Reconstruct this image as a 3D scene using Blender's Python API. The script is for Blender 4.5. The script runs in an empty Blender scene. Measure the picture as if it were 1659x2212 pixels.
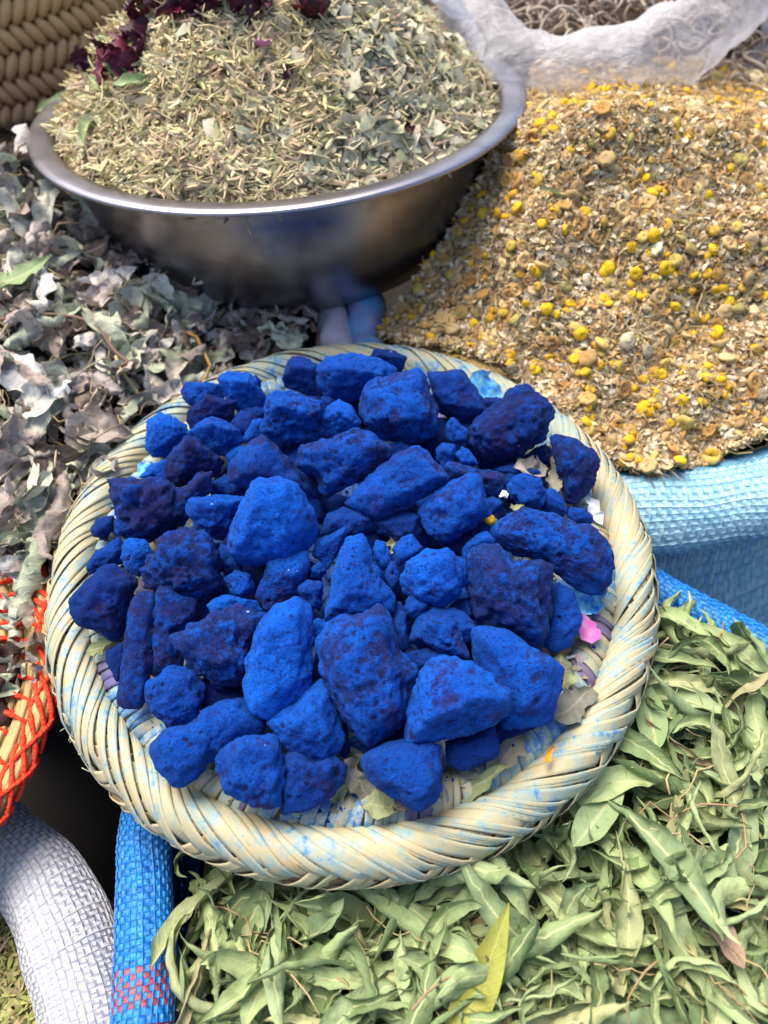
import bpy, bmesh, math, random
import numpy as np
from mathutils import Vector, Matrix
rnd = random.Random(7)
rg = np.random.default_rng(11)
R_ = math.radians
SC = bpy.context.scene
COL = SC.collection

# ------------------------------------------------------------------ camera, sky, sun, exposure
CAM = np.array([0.0155, -0.189, 0.3135])
PITCH = R_(56)
cd = bpy.data.cameras.new("camera"); cam = bpy.data.objects.new("camera", cd); COL.objects.link(cam)
cam.location = CAM; cam.rotation_euler = (R_(90) - PITCH, 0, 0)
cd.sensor_width = 36; cd.lens = 25.71; cd.clip_start = 0.01; cd.clip_end = 100
cd.dof.use_dof = True; cd.dof.focus_distance = 0.326; cd.dof.aperture_fstop = 7.6; cd.dof.aperture_blades = 0
SC.camera = cam
SUN_EL, SUN_AZ = R_(60), R_(-40)          # azimuth from +Y, negative = towards -X (upper left of the picture)
wd = bpy.data.worlds.new("World"); SC.world = wd; wd.use_nodes = True
nt = wd.node_tree; sky = nt.nodes.new('ShaderNodeTexSky'); sky.sky_type = 'NISHITA'; sky.sun_disc = False
sky.sun_elevation = SUN_EL; sky.sun_rotation = SUN_AZ; sky.air_density = 1.0; sky.dust_density = 3.0; sky.ozone_density = 0.6
nt.links.new(sky.outputs[0], nt.nodes['Background'].inputs[0]); nt.nodes['Background'].inputs[1].default_value = 0.14
sd = bpy.data.lights.new("sun", 'SUN'); sun = bpy.data.objects.new("sun", sd); COL.objects.link(sun)
sd.energy = 3.3; sd.angle = R_(40); sd.color = (1, .93, .80)
sdir = Vector((math.sin(SUN_AZ) * math.cos(SUN_EL), math.cos(SUN_AZ) * math.cos(SUN_EL), math.sin(SUN_EL)))
sun.rotation_euler = sdir.to_track_quat('Z', 'Y').to_euler()
SC.view_settings.view_transform = 'Standard'; SC.view_settings.look = 'None'
SC.view_settings.exposure = 0.92; SC.view_settings.gamma = 1
SC.cycles.max_bounces = 6; SC.cycles.diffuse_bounces = 3; SC.cycles.glossy_bounces = 3
SC.cycles.transmission_bounces = 4; SC.cycles.transparent_max_bounces = 6

# ------------------------------------------------------------------ geometry helpers
F_PX = 1580.0
def ray(u, v):
    x = (u - 829.5) / F_PX; y = -(v - 1106) / F_PX
    return np.array([x, math.cos(PITCH) + y * math.sin(PITCH), -math.sin(PITCH) + y * math.cos(PITCH)])
def at(u, v, z):
    d = ray(u, v); t = (z - CAM[2]) / d[2]
    return CAM + d * t
def hashn(ix, iy, iz, seed):
    h = (ix.astype(np.int64) * 374761393 + iy.astype(np.int64) * 668265263 + iz.astype(np.int64) * 1274126177 + seed * 974711) & 0xffffffff
    h = ((h ^ (h >> 13)) * 1103515245) & 0xffffffff
    h = ((h ^ (h >> 16)) * 2246822519) & 0xffffffff
    return ((h >> 8) & 0xffff) / 65535.0
def vnoise(p, seed=0):
    i = np.floor(p); f = p - i; f = f * f * f * (f * (f * 6 - 15) + 10); i = i.astype(np.int64)
    o = 0
    for dx in (0, 1):
        wx = f[:, 0] if dx else 1 - f[:, 0]
        for dy in (0, 1):
            wy = f[:, 1] if dy else 1 - f[:, 1]
            for dz in (0, 1):
                wz = f[:, 2] if dz else 1 - f[:, 2]
                o = o + wx * wy * wz * hashn(i[:, 0] + dx, i[:, 1] + dy, i[:, 2] + dz, seed)
    return o * 2 - 1
def fbm(p, octv=4, seed=0, gain=.5):
    o = 0; a = 1
    for k in range(octv):
        o = o + a * vnoise(p * 2 ** k + 17.3 * k, seed + k); a *= gain
    return o
def mesh(name, V, F, mats, uv=None, smooth=True, mi=None, attr=None):
    V = np.asarray(V, dtype=np.float32); me = bpy.data.meshes.new(name)
    Fs = F if isinstance(F, list) else [F]
    Fs = [np.asarray(f, dtype=np.int32) for f in Fs if len(f)]
    idx = np.concatenate([f.ravel() for f in Fs]); tot = np.concatenate([np.full(len(f), f.shape[1], np.int32) for f in Fs])
    st = np.concatenate([[0], np.cumsum(tot)[:-1]]).astype(np.int32)
    me.vertices.add(len(V)); me.vertices.foreach_set('co', V.ravel())
    me.loops.add(len(idx)); me.loops.foreach_set('vertex_index', idx)
    me.polygons.add(len(tot)); me.polygons.foreach_set('loop_start', st); me.polygons.foreach_set('loop_total', tot)
    if smooth: me.polygons.foreach_set('use_smooth', np.ones(len(tot), bool))
    for m in (mats if isinstance(mats, (list, tuple)) else [mats]): me.materials.append(m)
    if mi is not None: me.polygons.foreach_set('material_index', np.asarray(mi, np.int32))
    if uv is not None:
        l = me.uv_layers.new(name='UVMap'); l.data.foreach_set('uv', np.asarray(uv, np.float32)[idx].ravel())
    if attr:
        for k, a in attr.items():
            at_ = me.attributes.new(k, 'FLOAT', 'POINT'); at_.data.foreach_set('value', np.asarray(a, np.float32))
    me.update(calc_edges=True); me.validate()
    return me
def link(name, me, parent=None, label=None, cat=None, group=None, kind=None, **props):
    o = bpy.data.objects.new(name, me); COL.objects.link(o)
    if parent is not None: o.parent = parent
    if label: o['label'] = label
    if cat: o['category'] = cat
    if group: o['group'] = group
    if kind: o['kind'] = kind
    for k, v in props.items(): o[k] = v
    return o
def grid_faces(n, m, closed=False, off=0):
    i, j = np.meshgrid(np.arange(n - 1), np.arange(m if closed else m - 1), indexing='ij')
    j2 = (j + 1) % m
    return np.stack([i * m + j, i * m + j2, (i + 1) * m + j2, (i + 1) * m + j], -1).reshape(-1, 4) + off
def resample(P, n, axis=0):
    P = np.moveaxis(P, axis, 0); t = np.linspace(0, len(P) - 1, n); i = np.minimum(t.astype(int), len(P) - 2); f = (t - i).reshape((-1,) + (1,) * (P.ndim - 1)); return np.moveaxis(P[i] * (1 - f) + P[i + 1] * f, 0, axis)
def nrm(a): return a / np.maximum(np.linalg.norm(a, axis=-1, keepdims=True), 1e-12)
def strip(P, N, w, crown=.0003, thick=.0004, nc=5, tilt=0.0, edgefray=0):
    P = np.asarray(P, float); N = nrm(np.asarray(N, float)); T = nrm(np.gradient(P, axis=0)); B = nrm(np.cross(N, T)); N = np.cross(T, B)
    w = np.broadcast_to(w, (len(P),)).astype(float)
    t = np.concatenate([[-1], np.linspace(-1, 1, nc), [1]]); hz = crown * (1 - t ** 2); hz[0] = hz[-1] = -thick
    V = P[:, None] + B[:, None] * (w[:, None] * t[None])[..., None] + N[:, None] * (hz[None] + tilt * t[None] * w[:, None])[..., None]
    L = np.concatenate([[0], np.cumsum(np.linalg.norm(np.diff(P, axis=0), axis=1))])
    uv = np.stack(np.broadcast_arrays((t * .5 + .5)[None] + 0 * L[:, None], L[:, None] + 0 * t[None]), -1).reshape(-1, 2)
    return V.reshape(-1, 3), grid_faces(len(P), len(t)), uv
def tube(P, r, seg=6, cap=True):
    P = np.asarray(P, float); T = nrm(np.gradient(P, axis=0)); r = np.broadcast_to(r, (len(P),)).astype(float)
    ref = np.array([0, 0, 1.0]) if abs(T[:, 2]).mean() < .8 else np.array([1.0, 0, 0])
    A = nrm(np.cross(T, ref)); B = np.cross(T, A); a = np.linspace(0, 2 * np.pi, seg, endpoint=False)
    V = P[:, None] + (A[:, None] * np.cos(a)[None, :, None] + B[:, None] * np.sin(a)[None, :, None]) * r[:, None, None]
    V = V.reshape(-1, 3); F = [grid_faces(len(P), seg, True)]
    L = np.concatenate([[0], np.cumsum(np.linalg.norm(np.diff(P, axis=0), axis=1))])
    uv = np.stack(np.broadcast_arrays((a / 6.283)[None] + 0 * L[:, None], L[:, None] + 0 * a[None]), -1).reshape(-1, 2)
    if cap:
        n = len(P); V = np.vstack([V, P[:1], P[-1:]]); uv = np.vstack([uv, [[.5, 0], [.5, L[-1]]]])
        k = np.arange(seg); k2 = (k + 1) % seg
        F.append(np.stack([np.full(seg, n * seg), k2, k], 1)); F.append(np.stack([np.full(seg, n * seg + 1), (n - 1) * seg + k, (n - 1) * seg + k2], 1))
    return V, F, uv
def spline(pts, n):
    pts = np.asarray(pts, float); k = len(pts); t = np.linspace(0, k - 1, n); i = np.minimum(t.astype(int), k - 2); f = (t - i)[:, None]
    p0 = pts[np.maximum(i - 1, 0)]; p1 = pts[i]; p2 = pts[i + 1]; p3 = pts[np.minimum(i + 2, k - 1)]
    return .5 * (2 * p1 + (p2 - p0) * f + (2 * p0 - 5 * p1 + 4 * p2 - p3) * f ** 2 + (3 * p1 - p0 - 3 * p2 + p3) * f ** 3)
def join(parts):
    """parts: list of (V, F or [F...], uv) -> V, [quads, tris], uv"""
    Vs, Q, T, U, o = [], [], [], [], 0
    for V, F, uv in parts:
        Vs.append(V); U.append(uv if uv is not None else np.zeros((len(V), 2)))
        for f in (F if isinstance(F, list) else [F]):
            f = np.asarray(f)
            if len(f): (Q if f.shape[1] == 4 else T).append(f + o)
        o += len(V)
    out = []
    if Q: out.append(np.concatenate(Q))
    if T: out.append(np.concatenate(T))
    return np.vstack(Vs), out, np.vstack(U)
def rotm(normals, heading, roll=None):
    """rotation matrices with local z = normal, local x at heading in the tangent plane"""
    n = nrm(np.asarray(normals, float)); a = np.stack([np.cos(heading), np.sin(heading), 0 * heading], -1)
    x = nrm(a - n * (a * n).sum(-1, keepdims=True)); y = np.cross(n, x)
    return np.stack([x, y, n], -1)
def scatter(tmpl, pos, rot, scl, seed=0):
    r = np.random.default_rng(seed); pick = r.integers(0, len(tmpl), len(pos)); parts = []
    for k, (V, F, uv) in enumerate(tmpl):
        I = np.where(pick == k)[0]
        if not len(I): continue
        W = np.einsum('nij,vj->nvi', rot[I], V) * scl[I][:, None, None] + pos[I][:, None]
        nv = len(V); off = (np.arange(len(I)) * nv)[:, None, None]
        Fs = [(f[None] + off).reshape(-1, f.shape[1]) for f in (F if isinstance(F, list) else [F])]
        parts.append((W.reshape(-1, 3), Fs, np.tile(uv, (len(I), 1))))
    return join(parts)
def inside(poly, xy):
    poly = np.asarray(poly)[:, :2]; x, y = xy[:, 0], xy[:, 1]; c = np.zeros(len(xy), bool); j = len(poly) - 1
    for i in range(len(poly)):
        xi, yi = poly[i]; xj, yj = poly[j]
        c ^= ((yi > y) != (yj > y)) & (x < (xj - xi) * (y - yi) / (yj - yi + 1e-12) + xi); j = i
    return c
class Heap:
    def __init__(s, anchors, poly, power=2.4, rough=.004, rs=28, seed=0):
        s.A = np.array([at(*a) for a in anchors]); s.poly = np.array([at(*a) for a in poly]); s.pw = power; s.rough = rough; s.rs = rs; s.seed = seed
    def z(s, xy):
        d2 = ((xy[:, None] - s.A[None, :, :2]) ** 2).sum(-1) + 1.5e-4; w = d2 ** (-s.pw / 2)
        zz = (w * s.A[None, :, 2]).sum(1) / w.sum(1)
        return zz + s.rough * fbm(np.c_[xy * s.rs, np.zeros(len(xy))], 3, s.seed)
    def n(s, xy):
        e = .002; z0 = s.z(xy); zx = s.z(xy + [e, 0]); zy = s.z(xy + [0, e])
        return nrm(np.stack([-(zx - z0) / e, -(zy - z0) / e, np.ones(len(xy))], -1))
    def sample(s, n, rr):
        lo, hi = s.poly[:, :2].min(0), s.poly[:, :2].max(0); out = np.zeros((0, 2))
        while len(out) < n:
            q = lo + rr.random((n * 2, 2)) * (hi - lo); out = np.vstack([out, q[inside(s.poly, q)]])
        return out[:n]
    def place(s, n, rr, depth=(0, 0), tilt=.5, keep=None):
        xy = s.sample(n, rr)
        if keep is not None: xy = xy[keep(xy)]
        N = s.n(xy); z = s.z(xy); d = depth[0] + rr.random(len(xy)) * (depth[1] - depth[0])
        P = np.c_[xy, z] - N * d[:, None]
        N = nrm(N + rr.normal(0, tilt, N.shape)); N[:, 2] = np.where(N[:, 2] < 0, -N[:, 2], N[:, 2])
        return P, rotm(N, rr.random(len(xy)) * 6.283)
    def core(s, drop, mat, name, n=90):
        lo, hi = s.poly[:, :2].min(0), s.poly[:, :2].max(0); X, Y = np.meshgrid(np.linspace(lo[0], hi[0], n), np.linspace(lo[1], hi[1], n), indexing='ij')
        xy = np.c_[X.ravel(), Y.ravel()]; V = np.c_[xy, s.z(xy) - drop]; F = grid_faces(n, n)[:, ::-1]
        c = V[F].mean(1); F = F[inside(s.poly, c[:, :2])]; pp = np.vstack([s.poly[:, :2], s.poly[:1, :2]]); e = resample(pp, 80); top = np.c_[e, s.z(e) - drop - .004]; bot = np.c_[e, np.full(80, -.239)]
        SV = np.stack([top, bot], 1).reshape(-1, 3); return mesh(name, np.vstack([V, SV]), np.concatenate([F, grid_faces(80, 2, off=len(V))]), mat)  # unseen skirt down to the ground, added to keep light out of the gaps

# ------------------------------------------------------------------ material helpers
class M:
    def __init__(s, name):
        s.m = bpy.data.materials.new(name); s.m.use_nodes = True; s.nt = s.m.node_tree; s.b = s.nt.nodes['Principled BSDF']; s.out = s.nt.nodes['Material Output']
    def n(s, t, **kw):
        x = s.nt.nodes.new('ShaderNode' + t)
        for k, v in kw.items():
            if isinstance(k, str) and k.startswith('i_'): x.inputs[k[2:].replace('_', ' ')].default_value = v
            else: setattr(x, k, v)
        return x
    def l(s, a, b): s.nt.links.new(a, b)
    def noise(s, vec, scale, detail=3, rough=.55, dist=0):
        x = s.n('TexNoise'); x.inputs['Scale'].default_value = scale; x.inputs['Detail'].default_value = detail; x.inputs['Roughness'].default_value = rough; x.inputs['Distortion'].default_value = dist
        if vec is not None: s.l(vec, x.inputs['Vector'])
        return x.outputs[0]
    def ramp(s, fac, stops, interp='LINEAR'):
        x = s.n('ValToRGB'); e = x.color_ramp; e.interpolation = interp
        while len(e.elements) < len(stops): e.elements.new(.5)
        for el, (p, c) in zip(e.elements, stops): el.position = p; el.color = (*c, 1) if len(c) == 3 else c
        s.l(fac, x.inputs[0]); return x.outputs[0]
    def math(s, op, a, b=None, clamp=False):
        x = s.n('Math', operation=op, use_clamp=clamp)
        for i, q in enumerate((a, b)):
            if q is None: continue
            if isinstance(q, (int, float)): x.inputs[i].default_value = q
            else: s.l(q, x.inputs[i])
        return x.outputs[0]
    def mix(s, fac, a, b, blend='MIX'):
        x = s.n('Mix', data_type='RGBA', blend_type=blend)
        for i, q in ((0, fac), (6, a), (7, b)):
            if isinstance(q, (int, float)): x.inputs[i].default_value = q
            elif isinstance(q, tuple): x.inputs[i].default_value = (*q, 1)
            else: s.l(q, x.inputs[i])
        return x.outputs[2]
    def step(s, v, lo, hi):
        x = s.n('MapRange', interpolation_type='SMOOTHSTEP'); s.l(v, x.inputs[0]); x.inputs[1].default_value = lo; x.inputs[2].default_value = hi; return x.outputs[0]
    def rand(s):
        oi = s.n('ObjectInfo').outputs['Random']; gi = s.n('NewGeometry').outputs['Random Per Island']
        return s.math('FRACT', s.math('ADD', s.math('MULTIPLY', oi, 7.31), gi))
    def pos(s): return s.n('NewGeometry').outputs['Position']
    def obj(s): return s.n('TexCoord').outputs['Object']
    def uv(s): return s.n('UVMap').outputs[0]
    def attr(s, name, typ='OBJECT'):
        x = s.n('Attribute'); x.attribute_type = typ; x.attribute_name = name; return x.outputs['Fac']
    def mapping(s, vec, scale):
        x = s.n('Mapping'); s.l(vec, x.inputs[0]); x.inputs['Scale'].default_value = scale; return x.outputs[0]
    def bump(s, h, strength=.5, dist=.001):
        x = s.n('Bump'); x.inputs['Strength'].default_value = strength; x.inputs['Distance'].default_value = dist; s.l(h, x.inputs['Height']); s.l(x.outputs[0], s.b.inputs['Normal'])
        return x.outputs[0]
    def fin(s, col=None, rough=.7, spec=.3, translucent=0):
        if col is not None:
            if isinstance(col, tuple): s.b.inputs['Base Color'].default_value = (*col, 1)
            else: s.l(col, s.b.inputs['Base Color'])
        if isinstance(rough, (int, float)): s.b.inputs['Roughness'].default_value = rough
        else: s.l(rough, s.b.inputs['Roughness'])
        s.b.inputs['Specular IOR Level'].default_value = spec
        if translucent and col is not None:
            t = s.n('BsdfTranslucent'); mx = s.n('MixShader'); mx.inputs[0].default_value = translucent
            if isinstance(col, tuple): t.inputs[0].default_value = (*col, 1)
            else: s.l(col, t.inputs[0])
            s.l(s.b.outputs[0], mx.inputs[1]); s.l(t.outputs[0], mx.inputs[2]); s.l(mx.outputs[0], s.out.inputs[0])
        return s.m

def m_stone():
    m = M('indigo_stone'); p = m.pos()
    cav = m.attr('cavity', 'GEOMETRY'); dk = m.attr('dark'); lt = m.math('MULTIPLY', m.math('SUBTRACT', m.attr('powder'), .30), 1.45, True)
    n1 = m.noise(p, 85, 5, .62); n2 = m.noise(p, 420, 5, .72, .4); n3 = m.noise(p, 1500, 3, .7); nb = m.noise(p, 40, 2)
    # powder (bright) <-> bare purple mineral, grainy where bare
    nw_ = m.noise(p, 760, 4, .75, .3)
    reg = m.math('ADD', m.math('ADD', m.math('MULTIPLY', n1, 1.2), m.math('MULTIPLY', n2, .45)), m.math('ADD', m.math('MULTIPLY', dk, .50), m.math('MULTIPLY', cav, .45)))
    region = m.step(reg, .90, 1.12)
    speck = m.step(nw_, .44, .56)
    bare = m.math('MULTIPLY', region, m.math('ADD', .35, m.math('MULTIPLY', speck, .65)))
    pock = m.step(m.math('ADD', m.noise(p, 520, 3, .6, .5), m.math('MULTIPLY', dk, .06)), .615, .66)
    bare = m.math('MAXIMUM', bare, m.math('MULTIPLY', pock, .75))
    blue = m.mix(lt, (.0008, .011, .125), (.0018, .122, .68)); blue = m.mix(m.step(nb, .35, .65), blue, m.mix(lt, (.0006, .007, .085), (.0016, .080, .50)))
    blue = m.mix(m.math('MULTIPLY', m.step(n2, .50, .66), .5), blue, (.0015, .020, .24))
    dkc = m.mix(m.step(n1, .42, .62), (.004, .002, .024), (.024, .007, .048)); dkc = m.mix(m.step(n3, .52, .62), dkc, (.004, .016, .19))
    grit = m.step(m.noise(p, 1050, 3, .8, .4), .50, .60); blue = m.mix(m.math('MULTIPLY', grit, m.math('ADD', .28, m.math('MULTIPLY', m.step(n2, .42, .58), .45))), blue, (.0008, .009, .11))
    col = m.mix(m.math('MULTIPLY', bare, .94), blue, dkc)
    vo = m.n('TexVoronoi', feature='F1'); m.l(p, vo.inputs['Vector']); vo.inputs['Scale'].default_value = 260
    sp = m.math('LESS_THAN', vo.outputs['Distance'], m.math('MULTIPLY', m.step(m.n('SeparateColor').outputs[0], 0, 1), 0)) if False else None
    sc = m.n('SeparateColor'); m.l(vo.outputs['Color'], sc.inputs[0])
    sp = m.math('MULTIPLY', m.math('GREATER_THAN', sc.outputs[0], .975), m.math('LESS_THAN', vo.outputs['Distance'], m.math('MULTIPLY', sc.outputs[1], .16)))
    col = m.mix(m.math('MULTIPLY', sp, .8), col, (.55, .62, .8))
    h = m.math('ADD', m.math('MULTIPLY', n2, 1.0), m.math('MULTIPLY', n3, .45)); h = m.math('SUBTRACT', m.math('ADD', h, m.math('MULTIPLY', nw_, .6)), m.math('MULTIPLY', bare, .45))
    m.bump(h, 1.0, .0018)
    m.b.inputs['Sheen Weight'].default_value = .12; m.b.inputs['Sheen Roughness'].default_value = .4; m.b.inputs['Sheen Tint'].default_value = (.1, .35, 1, 1)
    return m.fin(col, m.mix(bare, (.85,) * 3, (.5,) * 3), .16)
def m_straw(name='straw', dark=0, a=(.49, .37, .205), b=(.40, .375, .235), c=(.18, .12, .065), stainable=True):
    m = M(name); uv = m.uv(); p = m.pos(); r = m.rand()
    st = m.noise(m.mapping(uv, (7, 22, 1)), 1, 5, .75)
    col = m.ramp(r, [(0, a), (.5, b), (1, a)]); big = m.noise(p, 22, 2)
    col = m.mix(m.step(big, .4, .65), col, b)
    col = m.mix(m.math('MULTIPLY', m.step(st, .47, .66), .75), col, c)
    fine = m.noise(p, 900, 2); col = m.mix(m.math('MULTIPLY', m.step(fine, .62, .72), .35), col, (.2, .13, .07))
    if stainable:
        s1 = m.noise(p, 170, 5, .7, .3); s2 = m.noise(m.mapping(uv, (9, 260, 1)), 1, 4, .7); sa = m.attr('stain')
        e = m.math('ADD', m.math('MULTIPLY', s1, .9), m.math('MULTIPLY', s2, .55)); e = m.math('ADD', e, m.math('MULTIPLY', sa, .40)); e = m.math('ADD', e, m.math('MULTIPLY', m.noise(p, 30, 1), .25))
        sx = m.n('SeparateXYZ'); m.l(uv, sx.inputs[0]); ed = m.math('ABSOLUTE', m.math('SUBTRACT', m.math('FRACT', sx.outputs[0]), .5)); e = m.math('ADD', e, m.math('MULTIPLY', m.step(ed, .28, .5), .20))
        wash = m.step(e, 1.04, 1.24); col = m.mix(m.math('MULTIPLY', wash, .55), col, (.12, .32, .42))
        deep = m.step(e, 1.22, 1.32); col = m.mix(m.math('MULTIPLY', deep, .8), col, m.mix(sa, (.03, .20, .38), (.006, .09, .48)))
        pu = m.attr('purple'); col = m.mix(pu, col, m.mix(st, (.06, .045, .14), (.16, .11, .26)))
    m.bump(st, 1.0, .0010)
    return m.fin(col, .55, .35)
def m_leaf(name, stops, rib, ribw=.045, vein=.5, dots=None, trans=.18, rough=.62, mottle=.4, mott_col=None, scale=220):
    m = M(name); uv = m.uv(); p = m.obj(); r = m.rand()
    col = m.ramp(r, stops); nz = m.noise(p, scale, 3)
    if mott_col is None: mott_col = tuple(x * .55 for x in stops[0][1])
    col = m.mix(m.math('MULTIPLY', m.step(nz, .48, .72), mottle), col, mott_col)
    sx = m.n('SeparateXYZ'); m.l(uv, sx.inputs[0]); ac = m.math('ABSOLUTE', m.math('SUBTRACT', sx.outputs[0], .5))
    vn = m.math('SINE', m.math('MULTIPLY', m.math('SUBTRACT', sx.outputs[1], m.math('MULTIPLY', ac, .25)), 75))
    vv = m.step(vn, .55, 1)
    if vein: col = m.mix(m.math('MULTIPLY', vv, .22 * vein), col, rib)
    if rib and ribw: col = m.mix(m.math('MULTIPLY', m.math('LESS_THAN', ac, ribw), .8), col, rib)
    h = m.math('SUBTRACT', m.noise(p, 600, 3), m.math('MULTIPLY', vv, .5 * vein)); m.bump(h, .5, .0005)
    return m.fin(col, rough, .3, trans)
def m_bits(name, stops, rough=.75, trans=.1, interp='LINEAR', noise=500, mott=.35):
    m = M(name); r = m.rand(); col = m.ramp(r, stops, interp); n = m.noise(m.pos(), noise, 3)
    col = m.mix(m.math('MULTIPLY', m.step(n, .45, .7), mott), col, m.mix(.55, col, (.03, .02, .01)))
    m.bump(n, .5, .0005); return m.fin(col, rough, .25, trans)
def m_tape(name, stops, cell=.45, rough=.34, trans=.12, spec=.45, noise=120, dirt=(.3, .3, .3), dirta=.2):
    m = M(name); r = m.rand(); col = m.ramp(r, stops); p = m.pos(); n = m.noise(p, noise, 3)
    col = m.mix(m.math('MULTIPLY', m.step(n, .5, .75), dirta), col, dirt)
    uv = m.uv(); sx = m.n('SeparateXYZ'); m.l(uv, sx.inputs[0]); wn = m.n('TexWhiteNoise'); wn.noise_dimensions = '2D'; cb = m.n('CombineXYZ'); m.l(m.math('FLOOR', sx.outputs[1]), cb.inputs[0]); m.l(m.math('FLOOR', sx.outputs[0]), cb.inputs[1]); m.l(cb.outputs[0], wn.inputs['Vector'])
    col = m.mix(m.math('MULTIPLY', wn.outputs[0], cell), col, m.mix(1, col, (.45, .55, .65), 'MULTIPLY'))  # random tone per weave cell paints the glints of tilted tapes
    s = m.noise(m.mapping(uv, (5, .5, 1)), 1, 3); m.bump(m.math('ADD', s, m.noise(p, 300, 2)), .7, .0009)
    return m.fin(col, m.math('ADD', rough - .12, m.math('MULTIPLY', n, .25)), spec, trans)
def m_plain(name, c, rough=.8, nscale=40, amt=.4, c2=None, bump=.4, bd=.002, spec=.2):
    m = M(name); n = m.noise(m.pos(), nscale, 5, .6); col = m.mix(m.math('MULTIPLY', m.step(n, .35, .7), amt), c, c2 or tuple(x * .4 for x in c)); m.bump(n, bump, bd)
    return m.fin(col, rough, spec)

STONE = m_stone(); STRAW = m_straw()
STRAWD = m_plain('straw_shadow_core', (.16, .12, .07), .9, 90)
GREEN = m_leaf('green_leaf', [(0, (.11, .17, .07)), (.3, (.24, .32, .14)), (.65, (.40, .48, .235)), (.85, (.20, .28, .15)), (.97, (.42, .43, .21)), (1, (.27, .20, .12))], (.50, .51, .27), .033, .5, trans=.15, mott_col=(.12, .15, .06), mottle=.6, rough=.75, scale=140)
GREY = m_leaf('grey_leaf', [(0, (.50, .43, .40)), (.22, (.30, .225, .20)), (.42, (.54, .53, .44)), (.6, (.34, .40, .26)), (.78, (.72, .67, .63)), (.88, (.22, .16, .13)), (1, (.14, .10, .08))], (.42, .37, .33), .03, .8, trans=.10, mottle=.5, mott_col=(.12, .11, .08))
SHADE_CORE_G = m_plain('green_leaf_litter', (.035, .05, .02), .95, 150)  # core painted dark so the gaps between leaves look shaded
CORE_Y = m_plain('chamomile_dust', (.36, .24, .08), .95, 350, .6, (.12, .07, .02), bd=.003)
SHADE_CORE_K = m_plain('grey_leaf_litter', (.045, .04, .035), .95, 150)  # dark colour stands in for the shade deep between grey leaves
CORE_B = m_plain('herb_dust', (.25, .21, .12), .95, 350, .6, (.07, .055, .03), bd=.003)
YEL = m_bits('yellow_floret', [(0, (.70, .40, .015)), (.4, (.78, .50, .02)), (.75, (.55, .30, .02)), (1, (.50, .36, .08))], .9, .05, noise=1100, mott=.8)
TAN = m_bits('tan_floret', [(0, (0.575, 0.356, 0.127)), (.3, (0.414, 0.218, 0.063)), (.6, (0.644, 0.460, 0.218)), (1, (0.299, 0.138, 0.040))], .8, .05, noise=900, mott=.6)
PETAL = m_bits('dry_petal', [(0, (.86, .74, .50)), (.3, (.66, .45, .22)), (.6, (.90, .84, .68)), (.8, (.45, .27, .10)), (1, (.88, .76, .50))], .7, .25)
CRUMB = m_bits('flower_crumb', [(0, (.56, .40, .20)), (.2, (.22, .12, .04)), (.4, (.74, .60, .36)), (.55, (.58, .42, .10)), (.7, (.26, .25, .09)), (.85, (.42, .22, .07)), (.93, (.80, .72, .52)), (1, (.10, .05, .02))], .85, .05)
TWIG = m_bits('dry_stem', [(0, (.48, .36, .19)), (.4, (.33, .28, .14)), (.7, (.28, .16, .09)), (1, (.52, .42, .26))], .7, 0)
NEED = m_bits('herb_needle', [(0, (.74, .64, .38)), (.2, (.52, .50, .24)), (.4, (.70, .50, .33)), (.55, (.42, .33, .20)), (.8, (.80, .74, .46)), (1, (.48, .33, .25))], .7, .12)
FLAKE = m_bits('herb_flake', [(0, (.52, .52, .37)), (.3, (.36, .37, .23)), (.55, (.68, .64, .48)), (.8, (.42, .36, .25)), (1, (.74, .68, .54))], .75, .12)
OLIVE = m_bits('thyme_leaf', [(0, (0.260, 0.286, 0.091)), (.3, (0.390, 0.390, 0.143)), (.6, (0.195, 0.208, 0.078)), (.85, (0.442, 0.351, 0.182)), (1, (0.260, 0.182, 0.104))], .75, .1)

def px(P):
    d = np.asarray(P) - CAM; D = d @ np.array([0, math.cos(PITCH), -math.sin(PITCH)]); return 829.5 + F_PX * d[0] / D, 1106 - F_PX * (d @ np.array([0, math.sin(PITCH), math.cos(PITCH)])) / D
def near(P, marks):
    u, v = px(P); return min(marks, key=lambda k: (k[0] - u) ** 2 + (k[1] - v) ** 2)[2]
GREEN_MARKS = [(440, 1900, 'next to the bright blue rolled edge, under the tray front'), (430, 2140, 'beside the red check band of the blue sack'), (640, 1960, 'just below the lowest point of the tray rim'), (620, 2160, 'at the bottom edge, left of the yellowing leaf'), (880, 1960, 'below the tray rim, right of its lowest point'), (860, 2150, 'left of the yellowing leaf by the bottom edge'), (1060, 1990, 'above the yellowing leaf'), (1200, 2130, 'right of the yellowing leaf by the bottom edge'), (1150, 1860, 'touching the tray rim at lower right'), (1300, 1900, 'midway between tray rim and rosy leaf'), (1400, 2120, 'at the bottom edge below the rosy leaf'), (1600, 2140, 'in the bottom right corner of the heap'), (1600, 1960, 'right beside the rosy leaf'), (1480, 1800, 'above the rosy leaf in the open heap'), (1340, 1680, 'around the smooth flat leaf outside the tray'), (1620, 1750, 'at the right picture edge, middle of the heap'), (1460, 1560, 'close to the right flank of the tray rim'), (1620, 1560, 'at the right edge under the bright blue roll'), (1480, 1400, 'in the corner between tray and bright blue roll')]
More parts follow.
